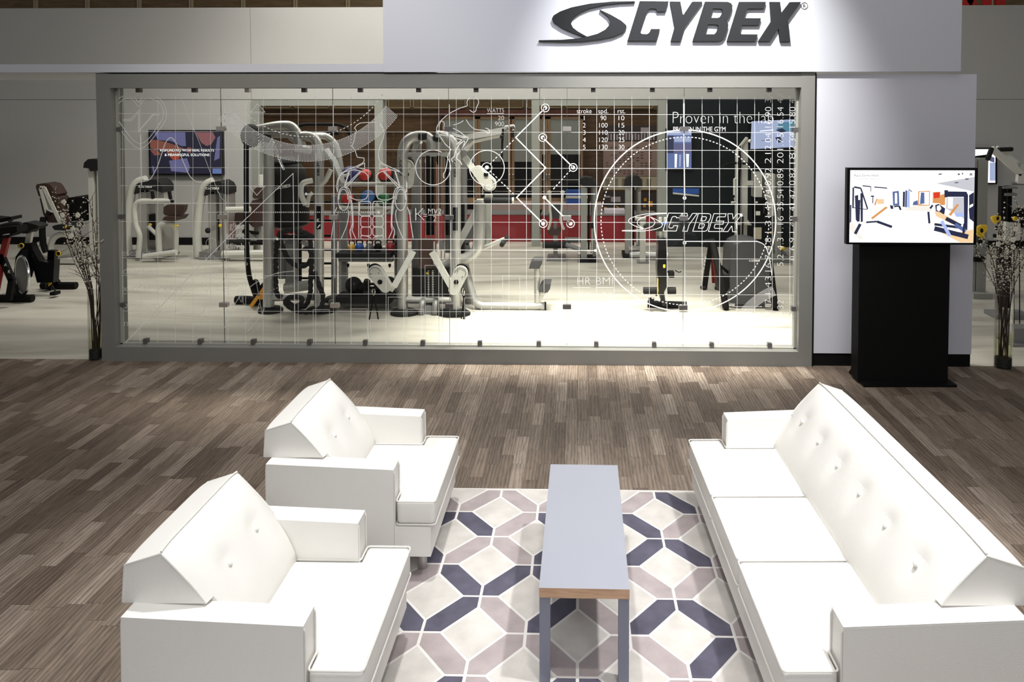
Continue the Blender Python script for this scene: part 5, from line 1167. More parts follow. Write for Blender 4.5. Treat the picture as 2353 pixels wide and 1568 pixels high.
part('strap_hook', M['chrome'], lambda b: (b.tube(p((857,664,-.35),(855,670,-.35),(859,679,-.35),(862,670,-.35),(860,664,-.35)), .006, 6, k=2), b.tube(p((1064,662,-.3),(1062,672,-.3),(1066,680,-.3),(1067,668,-.3)), .006, 6, k=2)), cab)
t = thing('strap_handle', 'black strap with a grip hanging from the cable machine arm before the rack', 'handle', P(860, 750, Y-.35))
part('strap', M['black'], lambda b: b.tube(p((847,744,-.35),(858,682,-.35),(860,681,-.35),(870,738,-.35)), .009, 6), t)
part('grip', M['rubber'], lambda b: b.tube(p((848,748,-.35),(870,743,-.35)), .03, 10), t)
t = thing('strap_handle', 'black strap with a grip hanging between the cable machine post and the press bench', 'handle', P(1065, 754, Y-.3))
part('strap', M['black'], lambda b: (b.tube(p((1066,680,-.3),(1067,750,-.3)), .014, 6), b.tube(p((1066,682,-.3),(1059,742,-.28)), .008, 6)), t)
part('grip', M['rubber'], lambda b: (b.sph(P(1059, 744, Y-.28), .028, (1, 1, 1.2), 10, 8), b.tube(p((1067,745,-.3),(1067,754,-.3)), .022, 8)), t)
b = MB(); c_ = P(1058, 532, Y+.25); b.bx(c_.x-.05, c_.x+.05, Y+.2, Y+.3, P(0, 600, Y+.25).z, P(0, 466, Y+.25).z, .01)
for i in range(22): b.lathe([(.003, 0), (.009, 0), (.009, .004), (.003, .004)], (c_.x, Y+.198, P(0, 470+6*i, Y+.25).z), 8, Euler((math.pi/2, 0, 0)))
one(b, 'perforated_column', M['black'], 'black perforated upright standing behind the right post of the cable machine', 'upright', (c_.x, Y+.25, P(0, 600, Y+.25).z))

# press station right of the cable machine
YE = 10.05; e = PX_(YE)
pr = thing('press_station', 'silver grey bent-tube press bench with two black foot pads on a long floor tube', 'exercise machine', G(1130, 706))
part('frame_tube', M['pow'], lambda b: b.tube(e((1102,462,0),(1102,540),(1098,575),(1080,592),(1040,602),(1016,612)), .075, 14, fil=.3), pr)
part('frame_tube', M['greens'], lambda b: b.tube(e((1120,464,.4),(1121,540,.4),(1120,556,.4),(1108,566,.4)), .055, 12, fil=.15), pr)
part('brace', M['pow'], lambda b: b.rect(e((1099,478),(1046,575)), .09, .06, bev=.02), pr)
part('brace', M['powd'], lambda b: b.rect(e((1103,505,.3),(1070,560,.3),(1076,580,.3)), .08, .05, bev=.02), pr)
part('press_arm', M['pow'], lambda b: b.tube(e((1062,588,.1),(1108,572,.1),(1160,549,.1)), .04, 12, r1=.028), pr)
part('grip', M['rubber'], lambda b: b.tube(e((1153,563,-.1),(1159,553,.1)), .032, 10), pr)
part('grip', M['rubber'], lambda b: b.tube(e((1160,551,.15),(1166,546,.4)), .03, 10), pr)
part('roller_pad', M['rubber'], lambda b: b.tube(e((1128,451,.2),(1182,451,.2)), .035, 12), pr)
part('roller_pad', M['rubber'], lambda b: b.tube(e((1112,461),(1177,461)), .04, 12), pr)
part('roller_cap', M['cream'], lambda b: b.tube(e((1177,461),(1181,461)), .042, 12), pr)
part('bracket', M['cream'], lambda b: (b.bx(P(1094, 0, YE).x, P(1110, 0, YE).x, YE-.06, YE+.06, P(0, 464, YE).z, P(0, 455, YE).z, .01), b.bx(P(1110, 0, YE).x, P(1128, 0, YE).x, YE+.1, YE+.2, P(0, 454, YE).z, P(0, 447, YE).z, .01), b.tube(e((1109,433,.1),(1109,448,.1)), .01, 6)), pr)
part('floor_tube', M['pow'], lambda b: b.tube(e((1066,600,.1),(1078,650,.05),(1090,694,0),(1104,703,0),(1252,704,0)), .052, 14, fil=.18), pr)
part('floor_tube', M['powd'], lambda b: b.tube(e((1056,612,.3),(1066,670,.3),(1080,700,.3)), .05, 12, fil=.1), pr)
part('pad_post', M['pow'], lambda b: b.tube(e((1234,612),(1235,698)), .04, 12), pr)
part('pad_post', M['pow'], lambda b: b.rect(e((1236,697),(1250,672)), .05, .05), pr)
part('foot_pad', M['blackpad'], lambda b: b.prism(e((1215,618,-.12),(1219,605,-.12),(1226,600,-.12),(1246,600,-.12),(1245,607,-.12),(1239,618,-.12)), (0, .3, 0), .015, 2), pr)
part('foot_pad', M['blackpad'], lambda b: b.prism(e((1237,672,-.12),(1242,658,-.12),(1249,653,-.12),(1266,653,-.12),(1264,664,-.12),(1258,673,-.12)), (0, .3, 0), .015, 2), pr)
part('end_cap', M['rubber'], lambda b: (b.tube(e((1250,704),(1255,704)), .058, 12), b.bx(P(1150, 0, YE).x, P(1166, 0, YE).x, YE-.04, YE+.04, P(0, 702, YE).z+.04, P(0, 702, YE).z+.062, .005)), pr)
# ---------------------------------------------------------------- selectorised machines by the white wall
def stack_machine(x0, x1, ytop, ybase, label, dark=True, arms=0):
    c0 = G((x0+x1)/2, ybase); Y = c0.y; q = PX_(Y); w_ = x1-x0
    t = thing('weight_machine', label, 'exercise machine', c0)
    part('frame_arch', M['cream'], lambda b: b.tube(q((x0+4,ybase-5),(x0,ybase-50),(x0+5,ytop+60),(x0+14,ytop+18),(x0+26,ytop+4),(x0+w_*.55,ytop)), .075, 14, fil=.3), t)
    part('hood', M['rubber'], lambda b: b.prism(q((x0+16,ytop+34,-.1),(x0+22,ytop+12,-.1),(x0+32,ytop+4,-.1),(x0+w_*.5,ytop+2,-.1),(x1-18,ytop-1,-.1),(x1-6,ytop+6,-.1),(x1,ytop+16,-.1),(x1,ytop+30,-.1),(x1-20,ytop+24,-.1),(x0+32,ytop+24,-.1)), (0, .4, 0), .02, 2), t)
    part('shroud', M['pow'], lambda b: (b.bx(P(x0+18, 0, Y).x, P(x0+36, 0, Y).x, Y, Y+.3, .12, P(0, ytop+28, Y).z, .01), b.bx(P(x1-24, 0, Y).x, P(x1-4, 0, Y).x, Y, Y+.3, .12, P(0, ytop+24, Y).z, .02)), t)
    part('weight_stack', M['black'], lambda b: [b.bx(P(x0+37, 0, Y).x, P(x1-25, 0, Y).x, Y+.06, Y+.24, .30+i*.045, .30+i*.045+.041, .004) for i in range(10)], t)
    part('guide_rod', M['chrome'], lambda b: b.tube(q((x0+42,ytop+24,.1),(x0+42,ybase-30,.1)), .012, 8), t)
    part('lettering', M['whiteink'], lambda b: logo(b, P(x0+w_*.52, ytop+16, Y-.105), (1, 0, 0), (0, 0, 1), .26), t, smooth=False)
    part('base_foot', M['powd'], lambda b: (b.bx(P(x0+2, 0, Y).x, P(x1, 0, Y).x, Y-.1, Y+.4, .03, .13, .02), b.bx(P(x0+2, 0, Y).x, P(x1+2, 0, Y).x, Y-.12, Y+.42, 0, .035, .01)), t)
    part('knob', M['yellow'], lambda b: b.sph(P(x0+54, ybase-75, Y-.05), .03, (1, 1, 1), 10, 8), t)
    return t, Y, q
t, Y, q = stack_machine(291, 372, 413, 592, 'pale weight machine with a jointed arm and brown pads under the wall television')
part('lever_arm', M['cream'], lambda b: b.tube(q((318,592,-.3),(322,540,-.3),(312,520,-.3),(308,480,-.3),(314,466,-.3),(325,462,-.3),(392,462,-.3)), .045, 12, fil=.15), t)
part('lever_grip', M['black'], lambda b: (b.tube(q((350,440,-.3),(352,457,-.3)), .03, 10), b.tube(q((389,440,-.3),(392,458,-.3)), .03, 10), b.sph(P(396, 463, Y-.3), .03, (1, 1, 1), 10, 8)), t)
part('seat_tube', M['cream'], lambda b: (b.tube(q((366,592,-.3),(364,530,-.3),(366,518,-.3),(378,514,-.3),(398,514,-.3),(404,530,-.2),(403,580,-.2)), .05, 12, fil=.12), b.tube(q((340,520,-.1),(366,545,-.1)), .035, 8), b.tube(q((330,590,-.4),(405,580,-.4)), .05, 10)), t)
part('back_pad', M['brownpad'], lambda b: b.prism(q((375,490,-.4),(376,476,-.4),(384,471,-.4),(424,472,-.4),(422,484,-.4),(414,495,-.4),(380,496,-.4)), (0, .12, 0), .02, 3), t)
part('seat_pad', M['brownpad'], lambda b: b.prism(q((372,506,-.5),(378,498,-.5),(408,499,-.5),(400,509,-.5)), (0, .4, 0), .02, 2), t)
part('pin', M['yellow'], lambda b: b.tube(q((398,519,-.45),(410,519,-.45)), .015, 8), t)
t, Y, q = stack_machine(452, 520, 417, 594, 'pale weight machine standing just beyond the right edge of the wall television')
part('side_arm', M['cream'], lambda b: (b.tube(q((520,482,-.1),(575,481,-.1)), .05, 10), b.tube(q((512,585,-.2),(640,583,-.2)), .07, 10)), t)
part('linkage', M['rubber'], lambda b: (b.tube(q((520,556,-.1),(575,557,-.1)), .04, 8), b.sph(P(478, 530, Y-.1), .05, (1, 1, 1), 10, 8)), t)
# seated machine with brown pads behind the rig
c0 = G(590, 590); Y = c0.y; q = PX_(Y)
t = thing('seated_machine', 'machine with tall brown back pads half hidden behind the left rig post', 'exercise machine', c0)
part('back_pad', M['brownpad'], lambda b: b.prism(q((580,452),(583,436),(590,431),(604,432),(606,452),(600,457),(584,457)), (0, .3, 0), .03, 3), t)
part('back_pad', M['brownpad'], lambda b: b.prism(q((571,512),(574,470),(580,461),(606,461),(610,500),(604,520),(580,522)), (0, .3, 0), .03, 3), t)
part('seat_pad', M['brownpad'], lambda b: b.prism(q((538,508,-.2),(540,490,-.2),(548,486,-.2),(566,488,-.2),(570,515,-.2),(545,520,-.2)), (0, .4, 0), .03, 3), t)
part('frame', M['greens'], lambda b: (b.tube(q((592,520,.2),(590,585,.2)), .06, 10), b.tube(q((540,582),(640,582)), .06, 10), b.rect(q((570,535),(590,560)), .08, .06)), t)
part('headrest_post', M['cream'], lambda b: b.tube(q((599,430,.1),(600,402,.1)), .05, 10), t)
part('linkage', M['black'], lambda b: (b.tube(q((560,557),(615,557)), .045, 8), b.tube(q((558,532),(594,536)), .03, 8)), t)

# ---------------------------------------------------------------- machines at the back, middle bay
c0 = G(1278, 597); Y = c0.y; q = PX_(Y)
t = thing('abdominal_bench', 'small upright bench with a black back pad seen end on between the joint diagram dots', 'exercise machine', c0)
part('side_tube', M['cream'], lambda b: (b.tube(q((1262,438),(1264,455),(1264,480),(1266,505),(1260,528)), .022, 8, k=2), b.bx(P(1257, 0, Y).x, P(1267, 0, Y).x, Y-.03, Y+.03, P(0, 440, Y).z, P(0, 437, Y).z)), t)
part('side_tube', M['cream'], lambda b: (b.tube(q((1293,438),(1292,455),(1291,480),(1288,505),(1296,528)), .022, 8, k=2), b.bx(P(1288, 0, Y).x, P(1298, 0, Y).x, Y-.03, Y+.03, P(0, 440, Y).z, P(0, 437, Y).z)), t)
part('back_pad', M['blackpad'], lambda b: b.prism(q((1259,498),(1263,485),(1268,470),(1287,470),(1290,485),(1293,498),(1286,502),(1266,502)), (0, .1, 0), .02, 3), t)
part('seat_pad', M['brownpad'], lambda b: b.prism(q((1259,533),(1262,528),(1286,528),(1289,533),(1286,541),(1262,541)), (0, .35, 0), .03, 3), t)
part('post', M['powd'], lambda b: (post(b, 1276.5, 540, 594, Y+.05, .075), post(b, 1276, 508, 530, Y+.1, .06)), t)
part('foot_roller', M['rubber'], lambda b: b.tube(q((1247,563),(1310,563)), .06, 12), t)
part('base_plate', M['powd'], lambda b: b.bx(c0.x-.16, c0.x+.16, Y-.15, Y+.4, 0, .03, .008), t)
def tower(x0, x1, ytop, ybase, label, hood):
    c0 = G((x0+x1)/2, ybase); Y = c0.y; q = PX_(Y); t = thing('cable_tower', label, 'exercise machine', c0)
    w_ = x1-x0
    part('mast', M['greens'], lambda b: b.bx(P(x0+w_*.0, 0, Y).x, P(x0+w_*.40, 0, Y).x, Y-.1, Y+.08, 0, P(0, ytop+18, Y).z, .02), t)
    part('mast', M['greens'], lambda b: b.bx(P(x1-w_*.22, 0, Y).x, P(x1, 0, Y).x, Y+.05, Y+.2, .05, P(0, ytop+16, Y).z, .02), t)
    part('track', M['black'], lambda b: b.bx(P(x0+w_*.45, 0, Y).x, P(x0+w_*.58, 0, Y).x, Y-.02, Y+.06, .2, P(0, ytop+18, Y).z), t)
    part('rail', M['chrome'], lambda b: b.tube(q((x0+w_*.7,ytop+20),(x0+w_*.7,ybase-18)), .02, 8), t)
    part('hood', M['rubber'], lambda b: b.prism(q(*hood), (0, .3, 0), .02, 2), t)
    part('carriage', M['rubber'], lambda b: b.bx(P(x0+w_*.6, 0, Y).x, P(x0+w_*.85, 0, Y).x, Y-.12, Y, P(0, (ytop+ybase)/2+14, Y).z, P(0, (ytop+ybase)/2+2, Y).z, .01), t)
    part('base', M['black'], lambda b: b.bx(P(x0-6, 0, Y).x, P(x1+2, 0, Y).x, Y-.15, Y+.25, 0, .07, .02), t)
    return t, Y, q
t, Y, q = tower(1335, 1371, 408, 600, 'grey tower with a black hood just inside the left edge of the printed dial', [(1329,425,-.15),(1331,412,-.15),(1345,407,-.15),(1360,409,-.15),(1370,420,-.15),(1371,430,-.15),(1350,433,-.15),(1336,425,-.15)])
part('bar', M['powd'], lambda b: (b.tube(q((1300,562),(1336,575)), .04, 8), b.tube(q((1298,552,.3),(1340,552,.3)), .05, 8)), t)
t, Y, q = tower(1438, 1475, 403, 590, 'grey tower with a domed black head in front of the cream price list', [(1436,429,-.15),(1438,414,-.15),(1446,406,-.15),(1458,405,-.15),(1466,404,-.15),(1474,412,-.15),(1476,428,-.15)])
part('floor_rail', M['pow'], lambda b: (b.tube(q((1448,584,-.2),(1535,588,-.3)), .06, 10), b.bx(P(1445, 0, Y).x, P(1530, 0, Y).x, Y-.25, Y-.05, .16, .2, .01)), t)
c0 = G(1477, 603); Y = c0.y; q = PX_(Y)
t = thing('pedestal', 'pale pedestal with a short tube across its top before the grey tower', 'stand', c0)
part('post', M['cream'], lambda b: post(b, 1477, 508, 602, Y, .095), t)
part('top_tube', M['cream'], lambda b: b.tube(q((1459,503),(1484,503)), .035, 12), t)
part('base_plate', M['powd'], lambda b: b.bx(c0.x-.1, c0.x+.1, Y-.1, Y+.1, 0, .02), t)

# ---------------------------------------------------------------- spin bike seen from the front
Y = 10.0; q = PX_(Y)
t = thing('spin_bike', 'black exercise bike seen from the front inside the printed dial', 'exercise bike', G(1526, 710))
part('base_bar', M['black'], lambda b: b.tube([G(1488, 706)+Vector((0, 0, .045)), G(1578, 709)+Vector((0, 0, .045))], .045, 12), t)
part('frame_body', M['gloss'], lambda b: b.prism(q((1513,548,-.06),(1530,548,-.06),(1533,600,-.06),(1532,660,-.06),(1526,672,-.06),(1531,704,-.06),(1522,704,-.06),(1514,672,-.06),(1510,620,-.06)), (0, .22, 0), .02, 3), t)
part('fork', M['cream'], lambda b: (b.tube(q((1519,546),(1517,500)), .022, 8), b.tube(q((1528,546),(1529,500)), .022, 8)), t)
part('handlebar', M['rubber'], lambda b: (b.tube(q((1482,522,-.1),(1495,514,-.15),(1520,518,-.1),(1545,514,-.15),(1560,522,-.1)), .03, 10, k=3), b.tube(q((1502,524,-.1),(1545,524,-.1)), .035, 8), b.bx(P(1497, 0, Y).x, P(1552, 0, Y).x, Y-.08, Y, P(0, 524, Y).z, P(0, 517, Y).z, .01)), t)
part('console', M['bluev'], lambda b: (b.sph(P(1532, 515, Y-.12), .05, (1.2, .6, .6), 12, 8)), t)
part('foot_rest', M['rubber'], lambda b: (b.tube(q((1478,668),(1510,668)), .045, 10), b.tube(q((1534,668),(1553,668)), .045, 10)), t)
part('pedal', M['black'], lambda b: (b.tube(q((1533,625),(1540,625)), .012, 8), b.bx(P(1540, 0, Y).x, P(1552, 0, Y).x, Y-.05, Y+.06, P(0, 629, Y).z, P(0, 616, Y).z, .01), b.tube(q((1541,630),(1545,638),(1548,630)), .008, 6), b.tube(q((1551,622),(1560,626),(1566,624)), .007, 6)), t)
part('pedal', M['black'], lambda b: (b.tube(q((1507,680),(1514,672)), .012, 8), b.bx(P(1494, 0, Y).x, P(1505, 0, Y).x, Y-.05, Y+.06, P(0, 686, Y).z, P(0, 678, Y).z, .01), b.tube(q((1497,687),(1499,693),(1503,687)), .008, 6)), t)
part('trim_stripe', M['yellow'], lambda b: (b.tube(q((1511.5,640,-.075),(1511,678,-.075)), .007, 6), b.bx(P(1525.5, 0, Y).x, P(1530.5, 0, Y).x, Y-.075, Y-.06, P(0, 606, Y).z, P(0, 599, Y).z)), t)

# black-and-red bikes behind, and the shrouded trainer
c0 = G(1635, 665); Y = c0.y; q = PX_(Y)
t = thing('folded_bike', 'black and dark red bike frame of slanting legs beside the shrouded trainer', 'exercise bike', c0)
part('leg', M['black'], lambda b: b.rect(q((1634,560),(1626,610),(1619,660)), .07, .05), t)
part('leg', M['redleg'], lambda b: b.rect(q((1636,575,.2),(1640,650,.2)), .05, .05), t)
part('leg', M['redleg'], lambda b: b.rect(q((1640,565,.1),(1650,664,.1)), .07, .05), t)
part('saddle', M['rubber'], lambda b: b.prism(q((1614,563),(1620,556),(1645,553),(1650,560),(1640,568),(1622,569)), (0, .2, 0), .015), t)
part('foot', M['rubber'], lambda b: (b.sph(P(1617, 661, Y), .04, (1.3, 1.5, .8), 10, 8), b.sph(P(1650, 663, Y), .04, (1.3, 1.5, .8), 10, 8)), t)
part('lettering', M['whiteink'], lambda b: [b.bx(P(1625-i*1.3, 0, Y).x-.012, P(1625-i*1.3, 0, Y).x+.006, Y-.04, Y-.035, P(0, 586+i*8, Y).z, P(0, 582+i*8, Y).z) for i in range(4)], t)
c0 = G(1722, 712); Y = c0.y; q = PX_(Y)
t = thing('shrouded_trainer', 'big black round-topped cardio trainer seen from behind at the right of the glass wall', 'exercise machine', c0)
part('shroud', M['blackpad'], lambda b: b.prism(q((1678,692,.05),(1677,640,.05),(1680,580,.05),(1690,563,.05),(1706,556,.05),(1730,555,.05),(1750,560,.05),(1763,578,.05),(1770,600,.05),(1768,640,.05),(1766,692,.05),(1755,700,.05),(1686,700,.05)), (0, .55, 0), .05, 3), t)
part('side_leg', M['black'], lambda b: b.tube(q((1638,558,.3),(1647,600,.15),(1658,650,0),(1668,708,-.02)), .045, 10, k=3), t)
part('side_leg', M['black'], lambda b: b.tube(q((1768,600,.2),(1774,650,.05),(1781,708,-.02)), .045, 10, k=3), t)
part('link_bar', M['black'], lambda b: (b.tube(q((1656,612,.1),(1678,630,.2)), .02, 8), b.bx(P(1660, 0, Y).x, P(1682, 0, Y).x, Y+.1, Y+.3, P(0, 664, Y).z, P(0, 633, Y).z, .01)), t)
part('rear_wheel', M['rubber'], lambda b: (b.sph(P(1669, 711, Y), .035, (1, 1.4, .8), 10, 8), b.sph(P(1782, 712, Y), .035, (1, 1.4, .8), 10, 8)), t)
part('base_bar', M['chrome'], lambda b: (b.tube(q((1674,700,.0),(1688,700,.0)), .02, 8), b.tube(q((1757,700,0),(1778,700,0)), .02, 8), b.tube(q((1676,705,.1),(1776,705,.1)), .016, 8)), t)
part('lettering', M['whiteink'], lambda b: logo(b, P(1733, 599.5, Y+.04), (1, 0, 0), (0, 0, 1), .15), t, smooth=False)
# tall rack behind the dial
c0 = G(1740, 590); Y = c0.y; q = PX_(Y)
t = thing('pulley_tower', 'cream double-post pulley tower standing before the dark wall panel', 'exercise machine', c0)
part('mast', M['cream'], lambda b: (post(b, 1693, 345, 585, Y, .035, .1), b.rect(q((1693,345),(1716,316)), .03, .08)), t)
part('mast', M['cream'], lambda b: b.prism(q((1706,330),(1719,316),(1718,470),(1716,586),(1704,586),(1705,400)), (0, .12, 0), .01), t)
part('bracket', M['cream'], lambda b: (b.tube(q((1692,410,-.1),(1688,412,-.1),(1688,448,-.1)), .025, 8), b.tube(q((1688,455,-.1),(1691,464,-.1),(1680,466,-.1)), .022, 8), b.bx(P(1717, 0, Y).x, P(1734, 0, Y).x, Y-.05, Y+.05, P(0, 422, Y).z, P(0, 412, Y).z, .008), b.prism(q((1706,495,-.1),(1714,500,-.1),(1728,518,-.1),(1690,517,-.1),(1691,513,-.1),(1710,513,-.1)), (0, .1, 0), .008)), t)
part('cable', M['black'], lambda b: (b.tube(q((1700,335,-.05),(1702,375,-.05),(1700,420,-.05)), .012, 6), b.tube(q((1704,375,-.08),(1675,376,-.08),(1660,386,-.08)), .02, 8, k=2), b.tube(q((1706,376,-.08),(1770,378,-.08),(1797,387,-.08)), .02, 8, k=2), b.tube(q((1707,498,-.12),(1706,560,-.12)), .014, 6)), t)
part('lamp', M['whiteink'], lambda b: b.sph(P(1723, 324, Y-.05), .03, (1, 1, 1), 10, 8), t)
part('shroud', M['cream'], lambda b: b.bx(P(1736, 0, Y).x, P(1754, 0, Y).x, Y-.05, Y+.2, P(0, 448, Y).z, P(0, 393, Y).z, .03, 3), t)
part('shroud', M['cream'], lambda b: b.bx(P(1764, 0, Y).x, P(1783, 0, Y).x, Y-.05, Y+.2, P(0, 490, Y).z, P(0, 396, Y).z, .03, 3), t)
part('rail', M['greens'], lambda b: (b.bx(P(1784, 0, Y).x, P(1789, 0, Y).x, Y, Y+.1, .1, P(0, 398, Y).z, .01), b.bx(P(1791, 0, Y).x, P(1799, 0, Y).x, Y, Y+.1, .1, P(0, 398, Y).z, .01)), t)
part('weight_block', M['black'], lambda b: (b.bx(P(1735, 0, Y).x, P(1757, 0, Y).x, Y-.08, Y+.1, P(0, 500, Y).z, P(0, 450, Y).z, .02), b.tube(q((1757,455,-.05),(1761,480,-.05),(1757,498,-.05)), .03, 8, k=2)), t)
part('badge', M['whiteink'], lambda b: (b.bx(P(1739, 0, Y).x, P(1749, 0, Y).x, Y-.085, Y-.08, P(0, 488, Y).z, P(0, 479, Y).z), b.bx(P(1738, 0, Y).x, P(1743, 0, Y).x, Y-.085, Y-.08, P(0, 461, Y).z, P(0, 457, Y).z)), t)
part('instruction_sheet', M['paper'], lambda b: b.bx(P(1734, 0, Y).x, P(1752, 0, Y).x, Y-.1, Y-.09, P(0, 541, Y).z, P(0, 515, Y).z), t)
part('red_grip', M['red'], lambda b: (b.bx(P(1709, 0, Y).x, P(1715, 0, Y).x, Y-.1, Y-.05, P(0, 546, Y).z, P(0, 535, Y).z, .01), b.bx(P(1718, 0, Y).x, P(1728, 0, Y).x, Y-.1, Y-.05, P(0, 551, Y).z, P(0, 543, Y).z, .01)), t)
part('knob', M['yellow'], lambda b: (b.sph(P(1772, 535, Y-.1), .022, (1, 1, 1), 8, 6), b.sph(P(1721, 558, Y-.1), .022, (1, 1, 1), 8, 6)), t)
part('base', M['powd'], lambda b: (b.bx(P(1690, 0, Y).x, P(1810, 0, Y).x, Y-.1, Y+.3, 0, .09, .02)), t)
c0 = G(1805, 600); Y = c0.y; q = PX_(Y)
t = thing('grey_stand', 'grey upright with a yellow knob on a flat foot right of the printed dial', 'stand', c0)
part('post', M['greens'], lambda b: (b.bx(P(1789, 0, Y).x, P(1799, 0, Y).x, Y-.05, Y+.05, .1, P(0, 500, Y).z, .01), b.tube(q((1798,572),(1798,588)), .012, 6)), t)
part('foot', M['powd'], lambda b: b.bx(P(1773, 0, Y).x, P(1816, 0, Y).x, Y-.2, Y+.15, 0, .1, .02), t)
part('knob', M['yellow'], lambda b: b.sph(P(1799, 571, Y-.08), .04, (1.1, 1, .8), 10, 8), t)

# ---------------------------------------------------------------- outside the window, left
c0 = G(160, 606); Y = c0.y; q = PX_(Y)
t = thing('seated_press', 'machine with a tall reclined black-brown backrest standing behind the blossom vase', 'exercise machine', c0)
def pad(b, pts, th=.28, bev=.03): b.prism(q(*pts), (0, th, 0), bev, 3)
part('headrest', M['brownpad'], lambda b: pad(b, [(82,430,-.1),(84,424,-.1),(100,421,-.1),(114,424,-.1),(120,430,-.1),(130,447,-.1),(124,455,-.1),(92,453,-.1),(88,449,-.1)]), t)
part('backrest', M['brownpad'], lambda b: pad(b, [(91,456,-.1),(96,453,-.1),(130,452,-.1),(134,458,-.1),(142,478,-.1),(153,500,-.1),(152,512,-.1),(110,512,-.1),(99,492,-.1)]), t)
part('back_frame', M['cream'], lambda b: (b.rect(q((93,432,-.14),(108,490,-.14)), .05, .02), b.rect(q((101,431,-.14),(140,515,-.14)), .06, .02), b.rect(q((92,431,-.14),(102,431,-.14)), .05, .02), b.rect(q((106,484,-.14),(122,486,-.14)), .04, .02)), t)
part('back_panel', M['greens'], lambda b: plate(b, [(96,435),(100,435),(121,484),(109,484)], Y-.13), t)
part('side_shroud', M['black'], lambda b: b.prism(q((153,508,0),(152,470,0),(155,455,0),(170,453,0),(195,454,0),(196,508,0)), (0, .4, 0), .03, 2), t)
part('column', M['cream'], lambda b: (b.bx(P(193, 0, Y).x, P(205, 0, Y).x, Y, Y+.25, .1, P(0, 386, Y).z, .02), b.bx(P(208, 0, Y).x, P(213, 0, Y).x, Y+.05, Y+.2, .1, P(0, 392, Y).z), b.bx(P(214, 0, Y).x, P(226, 0, Y).x, Y, Y+.25, .1, P(0, 390, Y).z, .02)), t)
part('column_cap', M['rubber'], lambda b: b.prism(q((191,386,-.05),(193,374,-.05),(202,366,-.05),(214,365,-.05),(224,368,-.05),(226,392,-.05),(207,394,-.05),(204,387,-.05)), (0, .35, 0), .02, 3), t)
part('seat_tray', M['rubber'], lambda b: b.prism(q((119,521,-.25),(125,518,-.25),(150,515,-.25),(164,517,-.25),(167,524,-.25),(150,530,-.25),(125,529,-.25)), (0, .3, 0), .02), t)
part('badge', M['yellow'], lambda b: b.prism(q((144,524,-.26),(150,519,-.26),(156,519,-.26),(151,525,-.26)), (0, .01, 0)), t)
part('linkage', M['black'], lambda b: (b.tube(q((100,500,-.15),(97,525,-.15),(99,560,-.15),(106,580,-.15)), .05, 10, k=2), b.sph(P(94, 510, Y-.15), .03, (1, 1, 1), 8, 6), b.tube(q((108,488,-.15),(116,492,-.15)), .03, 8)), t)
part('frame', M['cream'], lambda b: (b.tube(q((110,545,-.1),(108,578,-.1)), .03, 8), b.tube(q((118,585,-.1),(117,560,-.1),(124,545,-.1),(140,538,-.1),(165,540,-.1)), .05, 10, fil=.1), b.tube(q((78,568,-.2),(98,556,-.1)), .04, 8), b.tube(q((130,590,0),(190,560,0)), .05, 10), b.bx(P(108, 0, Y).x, P(200, 0, Y).x, Y-.1, Y+.3, .02, .1, .02)), t)
def spin(label, c, q, sidex, col='black'):
    t = thing('spin_bike', label, 'exercise bike', c); return t
c0 = G(60, 698); Y = 10.7; q = PX_(Y)
t = thing('spin_bike', 'black exercise bike with a silver-rimmed flywheel standing outside the glass wall', 'exercise bike', c0)
part('front_base_bar', M['black'], lambda b: b.tube([G(-20, 694)+Vector((0, 0, .05)), G(76, 694)+Vector((0, 0, .05))], .05, 12), t)
part('rear_base_bar', M['black'], lambda b: b.tube([G(96, 664)+Vector((0, 0, .05)), G(176, 664)+Vector((0, 0, .05))], .05, 12), t)
part('flywheel', M['greyv'], lambda b: b.lathe([(.02, -.02), (.20, -.02), (.24, -.015), (.24, .015), (.20, .02), (.02, .02)], P(52, 632, Y-.34), 40, Euler((0, math.pi/2, R(52)))), t)
part('flywheel_rim', M['chrome'], lambda b: b.tube([P(52, 632, Y-.34)+Euler((0, math.pi/2, R(52))).to_matrix() @ Vector((.255*math.cos(a), .255*math.sin(a), 0)) for a in (2*math.pi*i/40 for i in range(40))], .018, 8, closed=True), t)
part('main_frame', M['gloss'], lambda b: (b.prism(q((30,640,-.1),(36,590,-.1),(50,570,-.1),(70,558,-.1),(76,575,-.1),(90,600,-.1),(112,604,-.1),(125,598,-.1),(122,650,-.1),(85,650,-.1),(72,600,-.1),(60,640,-.1),(50,650,-.1),(36,680,-.1)), (0, .12, 0), .015), b.rect(q((62,560,-.05),(45,690,-.3)), .1, .06), b.rect(q((34,640,-.15),(24,692,-.3)), .1, .06)), t)
part('rear_strut', M['gloss'], lambda b: (b.rect(q((122,575,.2),(118,640,.2),(115,662,.3)), .1, .08), b.rect(q((118,630,.25),(138,660,.4)), .07, .06)), t)
part('seat_post', M['cream'], lambda b: b.rect(q((65,560,0),(70,532,0)), .07, .05), t)
part('saddle', M['rubber'], lambda b: b.prism(q((40,534,-.1),(50,513,-.1),(58,511,-.1),(80,516,-.1),(89,520,-.1),(86,525,-.1),(70,530,-.1),(62,537,-.1),(52,537,-.1)), (0, .2, 0), .02, 3), t)
part('handlebar', M['rubber'], lambda b: (b.tube(q((-10,525,-.2),(10,518,-.2),(35,514,-.2),(48,516,-.2),(44,525,-.2),(30,527,-.1)), .03, 10, k=3), b.tube(q((-10,500,0),(20,503,0),(26,508,0)), .035, 8)), t)
